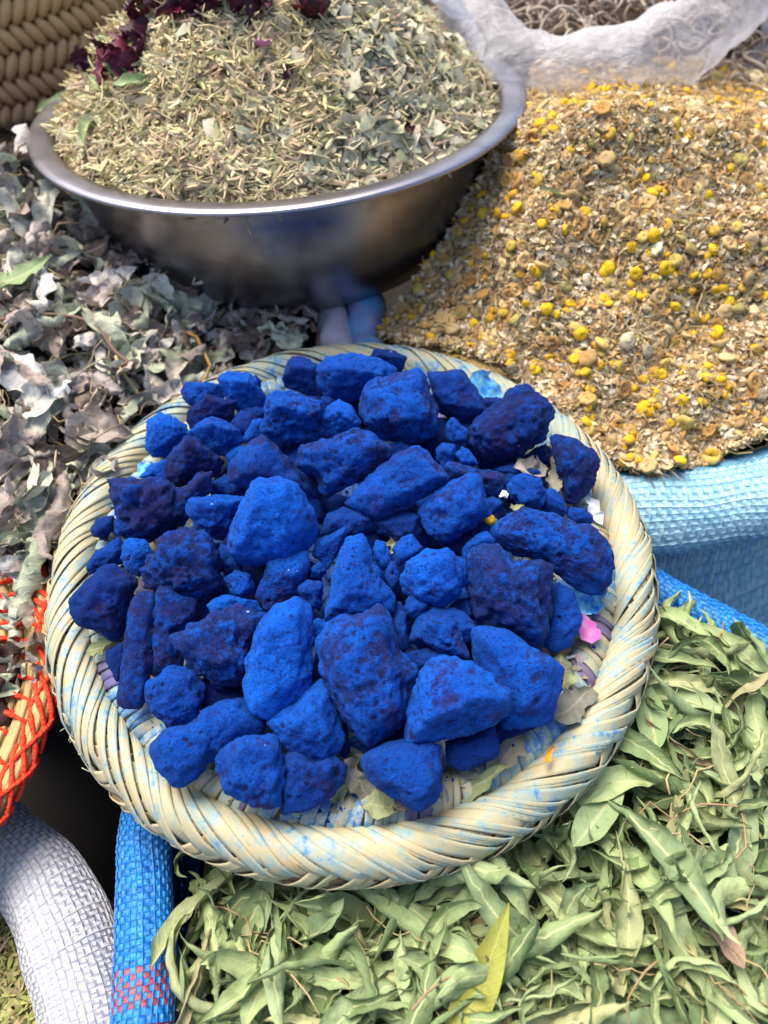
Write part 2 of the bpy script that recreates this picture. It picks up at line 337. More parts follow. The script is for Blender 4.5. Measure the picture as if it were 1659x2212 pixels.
GREY_MARKS = [(30, 420, 'left of the steel bowl, by the picture edge'), (140, 480, 'just below the left rim of the bowl'), (40, 590, 'around the light green leaf'), (230, 560, 'in front of the bowl side, left part'), (70, 720, 'beside the white crumpled flower'), (130, 850, 'below the white crumpled flower'), (260, 760, 'at the branching brown stem'), (400, 640, 'under the steel bowl foot'), (400, 760, 'beside the bent orange straw'), (550, 690, 'between bowl and tray, centre'), (660, 690, 'next to the whitish pink bag'), (300, 900, 'above the upper left of the tray rim'), (60, 980, 'at the left edge, halfway down the heap'), (200, 1050, 'against the left tray rim'), (60, 1150, 'just above the red stitched basket'), (330, 640, 'by the short grey green stalk')]
CH_MARKS = [(1260, 230, 'near the heap top, left end'), (1420, 220, 'along the heap top, middle'), (1600, 270, 'along the heap top, right end'), (1130, 370, 'below the right rim of the bowl'), (1250, 410, 'around the narrow pale green leaf'), (1400, 400, 'above the big yellow head of the middle right'), (1590, 430, 'at the right edge of the upper slope'), (1010, 540, 'around the orange marigold petal'), (1180, 560, 'on the middle slope, left part'), (1410, 590, 'around the big yellow head of the middle right'), (1600, 620, 'at the right edge, middle slope'), (880, 660, 'at the thin left tip of the heap'), (1050, 700, 'above the back of the tray rim'), (1250, 740, 'on the lower slope above the tray'), (1500, 740, 'around the large flat tan disc'), (1220, 860, 'touching the upper right tray rim'), (1400, 880, 'around the big round yellow head near the sack'), (1580, 880, 'just above the light blue sack edge')]
TRAY_MARKS = [(590, 1130, 'big bright stone'), (400, 1220, 'large holey stone'), (610, 1420, 'tall egg like stone'), (460, 1400, 'spongy stone'), (790, 1460, 'largest dark slab'), (990, 1510, 'fat smooth stone'), (1130, 1450, 'angular right block'), (935, 1250, 'round bright stone'), (1100, 1290, 'coarse crystalline stone'), (1200, 1190, 'longest stone'), (740, 990, 'cracked purple stone'), (860, 1040, 'long flat topped block'), (1100, 910, 'big craggy stone'), (860, 880, 'large brown topped block'), (640, 900, 'pitted wedge of the back row'), (320, 1100, 'pitted squarish stone'), (770, 1260, 'bottle like stone'), (980, 1100, 'speckled stone'), (650, 1560, 'stone under the egg like one'), (440, 1600, 'long waisted stone')]
# ------------------------------------------------------------------ ground
me = mesh('ground', np.array([[-3, -3, -.24], [3, -3, -.24], [3, 4, -.24], [-3, 4, -.24]]), np.array([[0, 1, 2, 3]]), m_plain('dark_ground', (.022, .018, .015), .9, 12, .6))
link('ground', me, kind='structure', label='dark dusty ground below the sacks')

# ------------------------------------------------------------------ leaf template
def leaf(L, W, curl=0, side=0, fold=.4, twist=0, ripple=.1, ns=14, nw=5, seed=0, shape='lance', crumple=0, hook=0, tear=0):
    r = np.random.default_rng(seed); t = np.linspace(0, 1, ns); s = np.linspace(-1, 1, nw)
    if shape == 'lance': w = np.sin(np.pi * t ** .8) ** .85 * (1 - .25 * t)
    elif shape == 'oval': w = np.sqrt(np.clip(1 - (2 * t - 1) ** 2, 0, 1)) * (1.05 - .3 * t)
    else: w = np.clip(np.minimum(t * 5, 1) * np.minimum((1 - t) * 6, 1), .1, 1)
    w = np.maximum(w, .03) * W
    a = curl * (t - .4) + hook * np.clip(t - .6, 0, 1) ** 2 * 6; b = side * (t - .5)
    dx = np.cos(a) * np.cos(b); dy = np.sin(b); dz = np.sin(a) * np.cos(b); D = np.stack([dx, dy, dz], 1) / (ns - 1) * L
    C = np.vstack([[0, 0, 0], np.cumsum((D[1:] + D[:-1]) / 2, 0)]); T = nrm(D)
    Yv = nrm(np.cross([0, 0, 1], T)); Zv = np.cross(T, Yv); tw = twist * (t - .3)
    Y2 = Yv * np.cos(tw)[:, None] + Zv * np.sin(tw)[:, None]; Z2 = -Yv * np.sin(tw)[:, None] + Zv * np.cos(tw)[:, None]
    fo = fold * (1 + .4 * np.sin(t * 5 + seed)); ph = fo[:, None] * s[None]
    wl = w[:, None] * np.ones((1, nw))
    if tear:
        e = 1 + tear * r.normal(0, 1, (ns, 2)); wl[:, 0] *= e[:, 0]; wl[:, -1] *= e[:, 1]
    fs = np.where(abs(fo) < 1e-3, 1e-3, fo)[:, None]
    yy = wl * np.sin(ph) / fs; zz = wl * (1 - np.cos(ph)) / fs
    zz = zz + ripple * wl * s[None] ** 2 * np.sin(t[:, None] * (14 + 8 * r.random()) + r.random() * 6 + s[None] * .8)
    zz[:, nw // 2] -= .05 * W
    V = C[:, None] + Y2[:, None] * yy[..., None] + Z2[:, None] * zz[..., None]; V = V.reshape(-1, 3)
    if crumple: V = V + crumple * np.stack([vnoise(V * 260 + 9 * k, seed + 40 * k) for k in range(3)], 1)
    V = V - V.mean(0)
    uv = np.stack(np.broadcast_arrays(s[None] * .5 + .5 + 0 * t[:, None], t[:, None] + 0 * s[None]), -1).reshape(-1, 2)
    return V, grid_faces(ns, nw), uv
def place_obj(name, me, pos, rot, scale, **kw):
    o = link(name, me, **kw); m4 = Matrix.Identity(4)
    for i in range(3):
        for j in range(3): m4[i][j] = float(rot[i, j]) * scale
        m4[i][3] = float(pos[i])
    o.matrix_world = m4; return o

# ------------------------------------------------------------------ woven tray
tray = link('woven_tray', None, label='round shallow straw tray with plaited rim stained blue, holding the blue stones', cat='tray')
def add_ring_core(name, prof, n=180, mat=STRAWD):
    prof = np.asarray(prof, float); th = np.linspace(0, 2 * np.pi, n, endpoint=False)
    V = np.stack([prof[None, :, 0] * np.cos(th)[:, None], prof[None, :, 0] * np.sin(th)[:, None], prof[None, :, 1] + 0 * th[:, None]], -1).reshape(-1, 3)
    m = len(prof); i, j = np.meshgrid(np.arange(n), np.arange(m - 1), indexing='ij'); i2 = (i + 1) % n
    F = np.stack([i * m + j, i2 * m + j, i2 * m + j + 1, i * m + j + 1], -1).reshape(-1, 4)
    return link(name, mesh(name, V, F, mat), tray)
rimprof = spline([(.1292, -.0075), (.1302, -.0028), (.1340, .0008), (.1390, .0016), (.1440, -.0010), (.1480, -.0062), (.1488, -.0120), (.1462, -.0170)], 60)
rd = nrm(np.gradient(rimprof, axis=0)); rimnorm = np.stack([-rd[:, 1], rd[:, 0]], 1)
def rim_pt(th, s, off):
    k = np.clip(s, 0, 1) * 59; i = np.minimum(k.astype(int), 58); f = (k - i)[:, None]
    p = rimprof[i] * (1 - f) + rimprof[i + 1] * f; n = nrm(rimnorm[i] * (1 - f) + rimnorm[i + 1] * f)
    wob = 1 + .006 * np.sin(th * 2 + 1.0) + .003 * np.sin(th * 5)
    q = p + n * off[:, None]; q[:, 0] *= wob
    P = np.stack([q[:, 0] * np.cos(th), q[:, 0] * np.sin(th), q[:, 1]], 1); N = np.stack([n[:, 0] * np.cos(th), n[:, 0] * np.sin(th), n[:, 1]], 1)
    return P, N
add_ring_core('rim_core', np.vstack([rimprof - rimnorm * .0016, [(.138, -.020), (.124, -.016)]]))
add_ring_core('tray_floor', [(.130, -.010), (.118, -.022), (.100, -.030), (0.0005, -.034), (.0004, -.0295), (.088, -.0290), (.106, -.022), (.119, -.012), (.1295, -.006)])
NS = 112
for k in range(NS):
    th0 = 2 * np.pi * k / NS + rnd.uniform(-.012, .012)
    # upper diagonal strand: inner edge, over the top, tucked under at the flank
    send = rnd.choice([.60, .66, .74, .80])
    s = np.linspace(-.02, send + .10, 16); th = th0 + .47 * s + .02 * np.sin(s * 5 + k)
    off = np.where(s < send - .05, .0010, .0010 - .0028 * np.clip((s - send + .05) / .12, 0, 1)) + .0005 * rnd.random()
    split = rnd.choice([1, 1, 2, 2, 3])
    for q in range(split):
        P, N = rim_pt(th + (q - .5 * (split - 1)) * .032 / split ** .5, s + .01 * q, off + .0003 * q + .0002 * rnd.random())
        w = .0028 / split * (1 + .12 * rnd.uniform(-1, 1)) * np.where(s < .05, .8, 1.0) * np.clip(1.02 - .25 * (s > .7), 0, 2)
        V, F, uv = strip(P, N, w, crown=.00012, thick=.0005, tilt=rnd.uniform(.04, .22)); uv[:, 1] += rnd.random() * 5; uv[:, 0] += 3 * k + q
        a = math.degrees(th0) % 360
        link('rim_strand', mesh('rim_strand', V, F, STRAW), tray, stain=.05 + .28 * rnd.random() ** 1.5 + (.12 if 20 < a < 150 else 0), purple=0.0)
    # opposite strand seen on the outer flank
    s = np.linspace(.30, 1.0, 14); th = th0 + .1 - .34 * (s - .3) + .01 * np.sin(s * 6 + k)
    rise = np.clip((s - (.60 if k % 2 else .74)) / .10, 0, 1); off = -.0006 + .0015 * rise
    P, N = rim_pt(th, s, off); V, F, uv = strip(P, N, .0026 * (1 + .1 * rnd.uniform(-1, 1)), crown=.0001, thick=.0005, tilt=rnd.uniform(-.2, .02)); uv[:, 0] += 5 * k; uv[:, 1] += rnd.random() * 5
    link('under_strand', mesh('under_strand', V, F, STRAW), tray, stain=-.25 + .15 * rnd.random(), purple=0.0)
# thin cords along the outer bottom edge
for q, (s0, rr_) in enumerate(((.93, .0011), (1.0, .0013))):
    th = np.linspace(0, 2 * np.pi, 240); P, N = rim_pt(th, np.full(240, s0) + .01 * np.sin(th * 9), np.full(240, .0009)); V, F, uv = tube(P, rr_, 6)
    link('edge_cord', mesh('edge_cord', V, F, STRAW), tray, stain=-.3, purple=0.0)
PURPLE = [(186, 191), (209, 213.5), (282, 286.5), (327, 331), (340, 344), (98, 104), (61, 65), (250, 252)]
def coil(rc, zc, a, n, arc, name='wrap_strand', joinall=False, stain=.25, lean=.02):
    th = np.linspace(0, 2 * np.pi, 200); tc = np.stack([rc * np.cos(th), rc * np.sin(th), zc + 0 * th], 1); V, F, uv = tube(tc, a - .0006, 10, False)
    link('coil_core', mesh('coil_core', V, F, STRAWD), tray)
    parts = []; th0 = 0.0
    ths = np.cumsum(np.array([rnd.uniform(.62, 1.38) for _ in range(n)])); ths = ths / ths[-1] * 2 * np.pi
    for k in range(n):
        wd_ = (ths[k] - (ths[k - 1] if k else 0)) * rc * .5; t0 = ths[k] - wd_ / rc
        psi = np.linspace(arc[0], arc[1], 11); le = lean * rnd.uniform(.4, 1.5)
        thk = t0 + le * np.sin(psi - 1.57) + rnd.uniform(-.004, .004)
        rad = a + rnd.uniform(0, .0006)
        rr_ = rc + rad * np.cos(psi); zz = zc + rad * np.sin(psi)
        P = np.stack([rr_ * np.cos(thk), rr_ * np.sin(thk), zz], 1); N = np.stack([np.cos(psi) * np.cos(thk), np.cos(psi) * np.sin(thk), np.sin(psi)], 1)
        V, F, uv = strip(P, N, wd_ * 1.06, crown=.00025, thick=.0007, tilt=rnd.uniform(-.35, .35)); uv[:, 0] += 7 * k; uv[:, 1] += rnd.random() * 5
        if joinall: parts.append((V, F, uv)); continue
        a_ = math.degrees(t0) % 360; pu = any(x0 <= a_ <= x1 for x0, x1 in PURPLE)
        st = stain + .22 * math.sin(a_ * .13 + rc * 300) + rnd.uniform(-.12, .12)
        link(name, mesh(name, V, F, STRAW), tray, stain=st, purple=.85 if pu else 0.0)
    if joinall:
        V, F, uv = join(parts); link('floor_wrapping', mesh('floor_wrapping', V, F, STRAW), tray, kind='stuff', stain=1.1 if rc < .085 else .6, purple=0.0)
coil(.1212, -.0085, .0086, 200, (-.5, 3.5), stain=.30)
coil(.1062, -.0190, .0080, 99, (.0, 3.3), stain=.38)
for j in range(7):
    rc = .0905 - j * .0138; coil(rc, -.0262, .0070, max(int(rc * 1150), 10), (.2, 2.95), joinall=True)
# frayed fibres at the worn place on the left of the rim
for k in range(16):
    th = R_(218 + rnd.uniform(-6, 6)); P, N = rim_pt(np.array([th]), np.array([rnd.uniform(.62, .98)]), np.array([.001])); p = P[0]; d = np.array([rnd.gauss(0, 1), rnd.gauss(0, 1), rnd.uniform(.1, 1)]); d /= np.linalg.norm(d)
    L = rnd.uniform(.002, .006); b = np.array([rnd.gauss(0, 1), rnd.gauss(0, 1), 0]) * .3
    V, F, uv = tube([p + (d * t + b * t * t) * L for t in np.linspace(0, 1, 6)], .00022, 4)
    link('frayed_fibre', mesh('frayed_fibre', V, F, STRAW), tray, stain=.1, purple=0.0)
th = np.linspace(R_(212), R_(226), 12); P, N = rim_pt(th, np.full(12, .86), np.full(12, .0012)); V, F, uv = strip(P, N, .0016, .0003)
link('frayed_strand', mesh('frayed_strand', V, F, STRAW), tray, 'bluish purple frayed strand at the worn edge', stain=.3, purple=.4)

tray.scale = (1.015, 1.015, 1)
# ------------------------------------------------------------------ blue stones
CR = {'A': (400, 1100, 1659 / 800), 'B': (1200, 1100, 1659 / 800), 'C': (200, 1900, 1659 / 800), 'D': (1000, 1900, 1659 / 900), 'S': (0, 0, 1659 / 2500)}
def tod(crop, p):
    ox, oy, s = CR[crop]; return ((ox + p[0] / s) * .6636, (oy + p[1] / s) * .6636)
# crop, outline, depth layer (0 = on top of the pile), dark, powder, sharpness, pores, ridge points (x, y, height), label
L_ = 'blue pigment '
STONES = [
('A', [(705,1370),(760,1230),(830,1080),(900,960),(1000,950),(1140,965),(1190,1030),(1300,1190),(1315,1330),(1240,1430),(1100,1500),(900,1535),(780,1520),(710,1430)], -1.2, -.05, 1.0, 9, .25, [(920,1010,.42),(1100,1010,.40),(1220,1260,.34),(1060,1400,.30),(800,1400,.36),(860,1180,.50)], 'big bright powdery blue boulder-like stone on top, left of the tray centre'),
('A', [(165,640),(180,560),(250,500),(330,530),(420,590),(440,640),(380,760),(300,800),(210,795),(160,740)], 0, -.35, .95, 8, .1, [], 'smooth light blue stone by the rim at upper left, one white speck near its top'),
('A', [(395,360),(440,310),(560,300),(650,320),(680,400),(620,470),(480,470),(420,410)], .3, -.3, .8, 8, .1, [], 'smooth blue stone overhanging the rim at the pile back left corner'),
('A', [(648,260),(700,235),(780,230),(860,250),(930,330),(980,420),(940,480),(790,500),(700,400),(655,320)], -.2, -.3, .85, 8, .1, [(760,290,.45),(860,300,.4)], 'blunt light blue stone standing beside the back left corner stone'),
('A', [(860,270),(900,245),(935,290),(930,340),(890,350),(862,310)], .6, -.2, .6, 8, 0, [], 'tiny blue peak poking up behind the blunt light stone'),
('A', [(430,560),(450,490),(560,380),(700,415),(770,430),(740,570),(620,600),(470,620)], .1, .30, .35, 13, .1, [(560,410,.4),(690,440,.42),(600,520,.3)], 'angular brown tinged stone below the two back left stones'),
('A', [(440,640),(520,570),(600,530),(700,570),(780,620),(800,700),(700,800),(600,790),(480,720)], -.2, -.1, .75, 10, .1, [(600,570,.45),(690,620,.42)], 'wedge shaped blue stone right of the smooth light stone with the white speck'),
('A', [(280,880),(350,750),(420,670),(490,690),(560,750),(690,830),(650,940),(480,960),(370,1000),(290,940)], -.2, .45, .45, 13, .3, [(430,700,.5),(500,780,.42),(400,880,.35)], 'pointed purple brown stone below the wedge shaped stone'),
('A', [(110,940),(200,850),(300,805),(310,900),(330,960),(200,960)], .8, -.4, .95, 9, 0, [], 'low pale blue stone half hidden at the left rim edge'),
('A', [(740,560),(800,500),(870,510),(900,560),(890,660),(800,690),(750,640)], .8, .05, .5, 10, .1, [], 'dull blue stone in the gap right of the wedge shaped stone'),
('A', [(820,480),(900,460),(975,490),(970,550),(880,550)], 1.0, -.1, .5, 10, 0, [], 'small blue stone in the shadow behind the dull one'),
('A', [(805,690),(840,620),(870,550),(950,545),(965,640),(930,690),(850,720)], .4, -.35, .9, 8, .1, [], 'small light blue knobbly stone left of the large dark faced stone'),
('A', [(940,650),(960,520),(975,400),(1030,345),(1200,375),(1340,430),(1362,490),(1320,580),(1400,660),(1280,690),(1100,725),(1000,700)], -.4, .18, .75, 12, .7, [(985,470,.42),(1130,450,.5),(1260,520,.48),(1350,600,.2),(1040,370,.2),(1300,460,.26)], 'large wedge with light blue top and dark pitted front in the back row'),
('A', [(1080,290),(1110,160),(1150,130),(1230,145),(1310,180),(1335,300),(1345,400),(1220,370),(1090,330)], .2, .12, .5, 12, .1, [(1130,190,.4),(1270,210,.4)], 'blocky dull blue stone against the back rim, left of the widest back stone'),
('A', [(1307,200),(1387,116),(1500,110),(1607,116),(1807,186),(1857,256),(1790,300),(1640,376),(1537,436),(1380,400),(1307,290)], -.3, -.1, .8, 9, .4, [(1400,200,.45),(1600,220,.48),(1740,260,.35),(1450,330,.3)], 'widest flat topped light blue stone in the middle of the back row'),
('A', [(1325,560),(1380,470),(1460,425),(1540,460),(1610,570),(1590,640),(1440,670),(1350,620)], -.1, -.4, 1.0, 9, .05, [(1450,490,.45),(1530,560,.35)], 'smooth very light blue stone between the pitted wedge and the large brown topped block'),
('A', [(1345,400),(1400,395),(1450,440),(1420,490),(1360,520)], 1.0, -.1, .5, 9, 0, [], 'sliver of a blue stone in the gap under the widest back stone'),
('A', [(705,930),(730,840),(830,720),(950,655),(1040,740),(1180,890),(1310,1000),(1325,1100),(1240,1115),(1050,1050),(900,1040),(740,980)], .1, .30, .62, 13, .1, [(950,690,.40),(860,900,.48),(1080,880,.45),(1220,1010,.4)], 'triangular brown faced stone just behind the big bright stone'),
('A', [(695,790),(760,735),(830,730),(790,820),(710,880)], .8, -.3, .85, 9, 0, [], 'small light blue stone tucked left of the triangular brown faced stone'),
('A', [(1170,830),(1195,745),(1310,705),(1430,670),(1550,615),(1700,650),(1780,720),(1800,780),(1755,860),(1740,900),(1640,960),(1500,1020),(1390,1080),(1330,1020),(1290,920),(1180,880)], -.9, .35, .72, 12, .5, [(1250,780,.3),(1400,740,.42),(1560,680,.40),(1700,740,.40),(1520,880,.40),(1390,960,.3)], 'cracked rough purple stone with a white blotch, right behind the big bright stone'),
('S', [(240,1040),(316,1032),(360,1036),(384,1058),(400,1124),(380,1140),(320,1172),(256,1148),(243,1090)], -.3, .45, .55, 13, 1.0, [(265,1060,.38),(350,1055,.4),(375,1110,.36),(300,1135,.36)], 'pitted squarish dark stone at the left side of the pile'),
('A', [(305,1050),(430,990),(530,895),(605,905),(595,1040),(520,1090),(440,1160),(440,1240),(370,1225),(340,1130)], -.1, .38, .5, 13, .3, [(540,930,.42),(430,1040,.4),(380,1130,.3)], 'bent purplish stone right of the pitted squarish dark stone'),
('A', [(430,1150),(440,1090),(480,1075),(560,1080),(700,1060),(830,1065),(820,1150),(750,1270),(680,1355),(560,1350),(480,1260)], -.2, -.05, .85, 9, .3, [(500,1110,.38),(600,1150,.42),(760,1110,.35),(620,1260,.3)], 'lumpy light blue stone touching the left of the big bright stone'),
('A', [(590,980),(700,930),(740,970),(850,1000),(850,1060),(700,1075),(600,1070)], .9, -.1, .5, 10, 0, [], 'shaded blue stone under the triangular brown faced stone'),
('S', [(308,1236),(325,1200),(345,1164),(400,1140),(440,1148),(464,1176),(476,1224),(480,1276),(440,1308),(384,1302),(348,1276),(300,1280)], -.8, .45, .6, 13, 1.3, [(350,1180,.36),(440,1180,.40),(460,1250,.34),(360,1255,.36),(400,1220,.42)], 'large dark stone riddled with holes at left, above the two upright slabs'),
('S', [(266,1206),(274,1170),(290,1162),(318,1168),(330,1196),(318,1232),(300,1245),(275,1230)], 0, .0, .85, 9, .1, [(300,1190,.42)], 'small light stone with one brown patch beside the holey dark stone'),
('S', [(183,1224),(210,1190),(256,1163),(268,1180),(266,1216),(225,1228),(192,1244)], .1, .05, .55, 9, .1, [], 'small blue stone with a white grain near the left rim'),
('S', [(193,1146),(208,1122),(245,1112),(252,1140),(232,1166),(200,1161)], .3, -.1, .45, 11, 0, [], 'small plain dark blue stone nearest the left rim'),
('S', [(152,1298),(182,1264),(214,1229),(245,1222),(276,1238),(299,1255),(290,1290),(274,1343),(256,1383),(237,1380),(200,1360),(165,1343),(155,1321)], -.3, .12, .42, 10, .4, [(215,1255,.4),(260,1270,.38),(185,1310,.32),(235,1340,.34)], 'large deep blue stone with two white specks at the far left rim'),
('C', [(370,780),(385,690),(410,520),(430,350),(470,130),(540,60),(600,70),(640,110),(625,350),(605,580),(565,790),(480,838),(385,810)], -.6, .5, .55, 12, .2, [(500,130,.3),(590,150,.32),(540,760,.3),(430,740,.3),(500,450,.36)], 'long upright stick shaped purple blue slab, left one of the pair'),
('C', [(600,600),(622,200),(640,60),(680,-15),(720,5),(800,80),(890,100),(905,160),(890,240),(800,330),(770,450),(845,565),(700,610)], -.3, .45, .6, 12, .4, [(660,60,.3),(800,130,.34),(650,540,.3),(720,350,.36)], 'upright grooved purple blue slab, right one of the pair'),
('C', [(750,370),(850,290),(1020,210),(1180,160),(1290,190),(1390,240),(1370,290),(1290,400),(1260,600),(1170,700),(1060,690),(960,640),(860,540),(765,440)], -.7, .55, .8, 12, 1.1, [(850,370,.34),(1050,280,.38),(1250,280,.36),(1180,560,.36),(980,500,.44)], 'spongy dark stone full of pits, right of the two upright slabs'),
('C', [(985,160),(1030,100),(1140,75),(1250,100),(1320,120),(1350,190),(1180,220),(1020,225)], .0, -.35, .95, 9, .15, [(1140,110,.5)], 'light blue stone peeping out above the spongy dark stone'),
('S', [(528,1478),(533,1420),(545,1380),(560,1350),(590,1320),(625,1298),(655,1297),(672,1315),(674,1350),(672,1410),(668,1480),(640,1522),(600,1546),(550,1532),(532,1510)], -1.0, -.12, 1.0, 8, .3, [(570,1370,.40),(635,1330,.40),(645,1460,.30),(580,1500,.36),(560,1430,.42)], 'tall bright blue egg like stone in front of the tray centre'),
('C', [(555,690),(590,630),(640,630),(710,580),(800,560),(890,600),(960,680),(960,790),(920,900),(830,950),(740,970),(640,880),(575,790)], -.9, .02, .75, 8, .4, [(700,650,.38),(840,640,.38),(880,800,.34),(720,860,.36)], 'round nubbly blue stone below the foot of the two upright slabs'),
('C', [(595,1090),(700,980),(860,960),(960,850),(1080,800),(1200,772),(1270,820),(1370,900),(1390,980),(1300,1030),(1130,1120),(1000,1200),(920,1310),(860,1365),(760,1350),(650,1250),(605,1150)], -.3, .02, .72, 9, .3, [(700,1050,.34),(1180,850,.34),(1300,930,.3),(860,1060,.38),(760,1260,.30)], 'long waisted blue stone lying diagonally near the front left rim'),
('C', [(1040,1250),(1050,1190),(1100,1120),(1200,1040),(1340,1020),(1440,1025),(1485,1090),(1495,1300),(1480,1490),(1400,1535),(1280,1490),(1150,1440),(1060,1350)], -.6, .12, .68, 11, .3, [(1200,1120,.36),(1420,1100,.34),(1420,1400,.3),(1180,1340,.36)], 'shield shaped blue stone at the front rim, right of the long waisted stone'),
('S', [(614,1640),(640,1615),(680,1640),(720,1630),(745,1655),(735,1690),(700,1730),(660,1747),(617,1742)], .1, .22, .55, 12, .3, [(640,1650,.4),(710,1660,.4)], 'dark blue stone jammed against the right side of the shield shaped stone'),
('S', [(578,1562),(600,1540),(640,1525),(668,1490),(692,1470),(712,1490),(738,1560),(738,1600),(705,1650),(655,1632),(605,1602)], -.3, -.05, .8, 10, .3, [(640,1560,.4),(695,1520,.40),(700,1590,.36)], 'medium blue stone directly below the tall egg like stone'),
('S', [(415,1480),(470,1450),(540,1490),(560,1545),(500,1545),(440,1545)], 1.2, -.05, .3, 10, .1, [], 'shaded blue stone in the hole between round nubbly and spongy stones'),
('S', [(230,1410),(265,1385),(270,1455),(252,1468),(236,1440)], .9, -.1, .4, 10, 0, [], 'small shadowed blue stone left of the long upright stick slab'),
('D', [(50,340),(110,280),(190,210),(320,200),(430,135),(490,180),(510,250),(540,400),(640,480),(665,540),(610,620),(590,800),(560,860),(500,900),(380,970),(300,930),(250,830),(190,740),(130,650),(90,540),(60,420)], -1.0, .32, .8, 12, .45, [(140,330,.34),(400,210,.36),(480,420,.36),(520,760,.32),(330,860,.3),(230,560,.46),(380,520,.42)], 'largest dark slab standing in the front middle of the pile'),
('D', [(588,920),(610,800),(640,660),(680,560),(720,470),(800,440),(960,460),(1080,540),(1180,620),(1225,710),(1210,770),(1100,850),(900,920),(700,960),(610,958)], -1.3, .15, .85, 13, .35, [(700,640,.34),(840,500,.34),(980,690,.55),(1140,690,.44),(720,820,.48),(690,900,.3),(1060,820,.2)], 'fat smooth blue stone with a brown grooved lower face, right of the largest dark slab'),
('D', [(985,400),(1000,290),(1060,265),(1210,285),(1330,390),(1450,440),(1525,510),(1505,650),(1460,825),(1300,850),(1150,850),(1200,760),(1080,640),(1000,480)], -.4, .12, .8, 13, .2, [(1040,310,.36),(1180,320,.4),(1420,480,.38),(1350,600,.44),(1300,740,.36),(1150,440,.46),(1450,790,.15)], 'angular blue block at the right front, edge on to the rim'),
('D', [(310,1060),(360,1000),(520,950),(700,950),(790,980),(800,1120),(802,1200),(760,1290),(690,1360),(600,1330),(500,1270),(380,1200),(320,1120)], -.5, .0, .60, 10, .15, [(420,1050,.36),(700,1020,.36),(740,1200,.34),(660,1270,.36),(480,1180,.34)], 'rounded plain blue stone at the very front of the tray'),
('D', [(830,950),(1000,900),(1110,850),(1140,930),(1160,1010),(1100,1060),(1000,1100),(920,1125),(860,1080),(830,1010)], .2, -.05, .45, 12, .1, [(1080,910,.36),(1060,1030,.3),(890,980,.36)], 'plain blue stone under the fat smooth one, near debris by the front rim'),
('S', [(1008,1220),(1020,1190),(1050,1176),(1082,1185),(1110,1218),(1165,1208),(1187,1225),(1190,1300),(1185,1370),(1160,1402),(1120,1388),(1075,1352),(1030,1330),(1018,1280)], -.9, .60, .7, 12, .7, [(1040,1210,.36),(1150,1240,.38),(1160,1350,.36),(1060,1310,.36),(1100,1270,.44)], 'coarse crystalline almost black purple stone at the right'),
('S', [(1185,1275),(1205,1258),(1235,1272),(1252,1305),(1253,1345),(1230,1397),(1200,1405),(1165,1392),(1180,1340)], .1, -.05, .72, 9, .1, [(1215,1300,.4),(1225,1360,.36)], 'smooth blue stone leaning on the coarse crystalline stone, near the pink petal'),
('D', [(695,300),(705,250),(740,190),(870,215),(895,235),(930,330),(975,445),(880,430),(780,400),(700,335)], -.5, .15, .7, 14, .2, [(740,240,.42),(870,260,.42),(840,370,.38),(930,420,.2)], 'small faceted stone perched in the centre right hollow'),
('D', [(620,340),(645,240),(660,180),(760,150),(870,155),(960,200),(1025,260),(1000,325),(920,360),(700,370)], .1, .05, .62, 12, .1, [], 'broad blue stone carrying the small faceted stone'),
('D', [(560,450),(640,400),(740,385),(860,430),(850,480),(720,520),(660,530),(600,490)], .5, .25, .5, 12, .2, [], 'dark sliver of stone right of the top of the largest dark slab'),
('D', [(580,100),(620,70),(700,80),(738,125),(690,180),(640,218),(590,185)], .0, -.05, .65, 12, .05, [], 'small three sided blue stone in front of the round pale stone'),
('D', [(515,230),(560,150),(592,180),(608,380),(565,395),(530,320)], .4, .05, .6, 12, .1, [], 'narrow blue splinter right of the top of the largest dark slab'),
('D', [(850,150),(920,90),(990,80),(1000,180),(1005,230),(900,180)], .8, -.2, .6, 12, 0, [], 'small flat blue stone left of the coarse crystalline stone'),
('D', [(30,240),(60,205),(130,220),(135,255),(75,320),(30,400)], .5, -.3, .95, 10, .05, [], 'little light blue stone right of the tall egg like stone'),
('D', [(165,980),(200,840),(240,850),(255,1000),(220,1040)], .9, -.1, .4, 10, .1, [], 'narrow shadowed stone under the left edge of the largest dark slab'),
('B', [(10,130),(60,70),(180,90),(250,130),(240,180),(200,270),(100,250),(20,180)], .1, .02, .42, 13, .05, [(70,110,.4),(180,130,.4)], 'square dark blue stone highest at the back rim'),
('S', [(776,885),(780,850),(800,822),(830,815),(862,810),(900,797),(925,828),(945,890),(943,930),(925,952),(880,960),(830,950),(792,915)], -.6, .28, .8, 13, .4, [(805,850,.36),(905,820,.34),(925,895,.40),(850,905,.50),(800,900,.40),(880,930,.2)], 'large brown topped block standing in the back row, right of the very light stone'),
('B', [(400,240),(600,215),(660,250),(700,320),(750,390),(805,490),(780,550),(680,600),(600,560),(480,500),(430,380)], -.2, .18, .55, 14, .1, [(450,270,.36),(620,250,.36),(770,480,.42),(600,450,.48),(490,440,.44)], 'flat dull blue block in the back row beside the blue paper scrap'),
('B', [(530,590),(560,530),(610,560),(670,630),(665,710),(600,725),(530,690)], .1, -.15, .75, 8, .05, [], 'small egg shaped blue stone left of the big craggy stone'),
('B', [(665,650),(700,580),(800,500),(900,420),(940,350),(1050,320),(1120,380),(1200,420),(1235,500),(1230,620),(1180,700),(1100,740),(1000,810),(860,835),(740,780),(680,740)], -.7, .42, .52, 9, .9, [(780,620,.40),(980,430,.40),(1150,500,.36),(1080,660,.38),(860,740,.36)], 'big craggy deeply pitted stone at the upper right of the pile'),
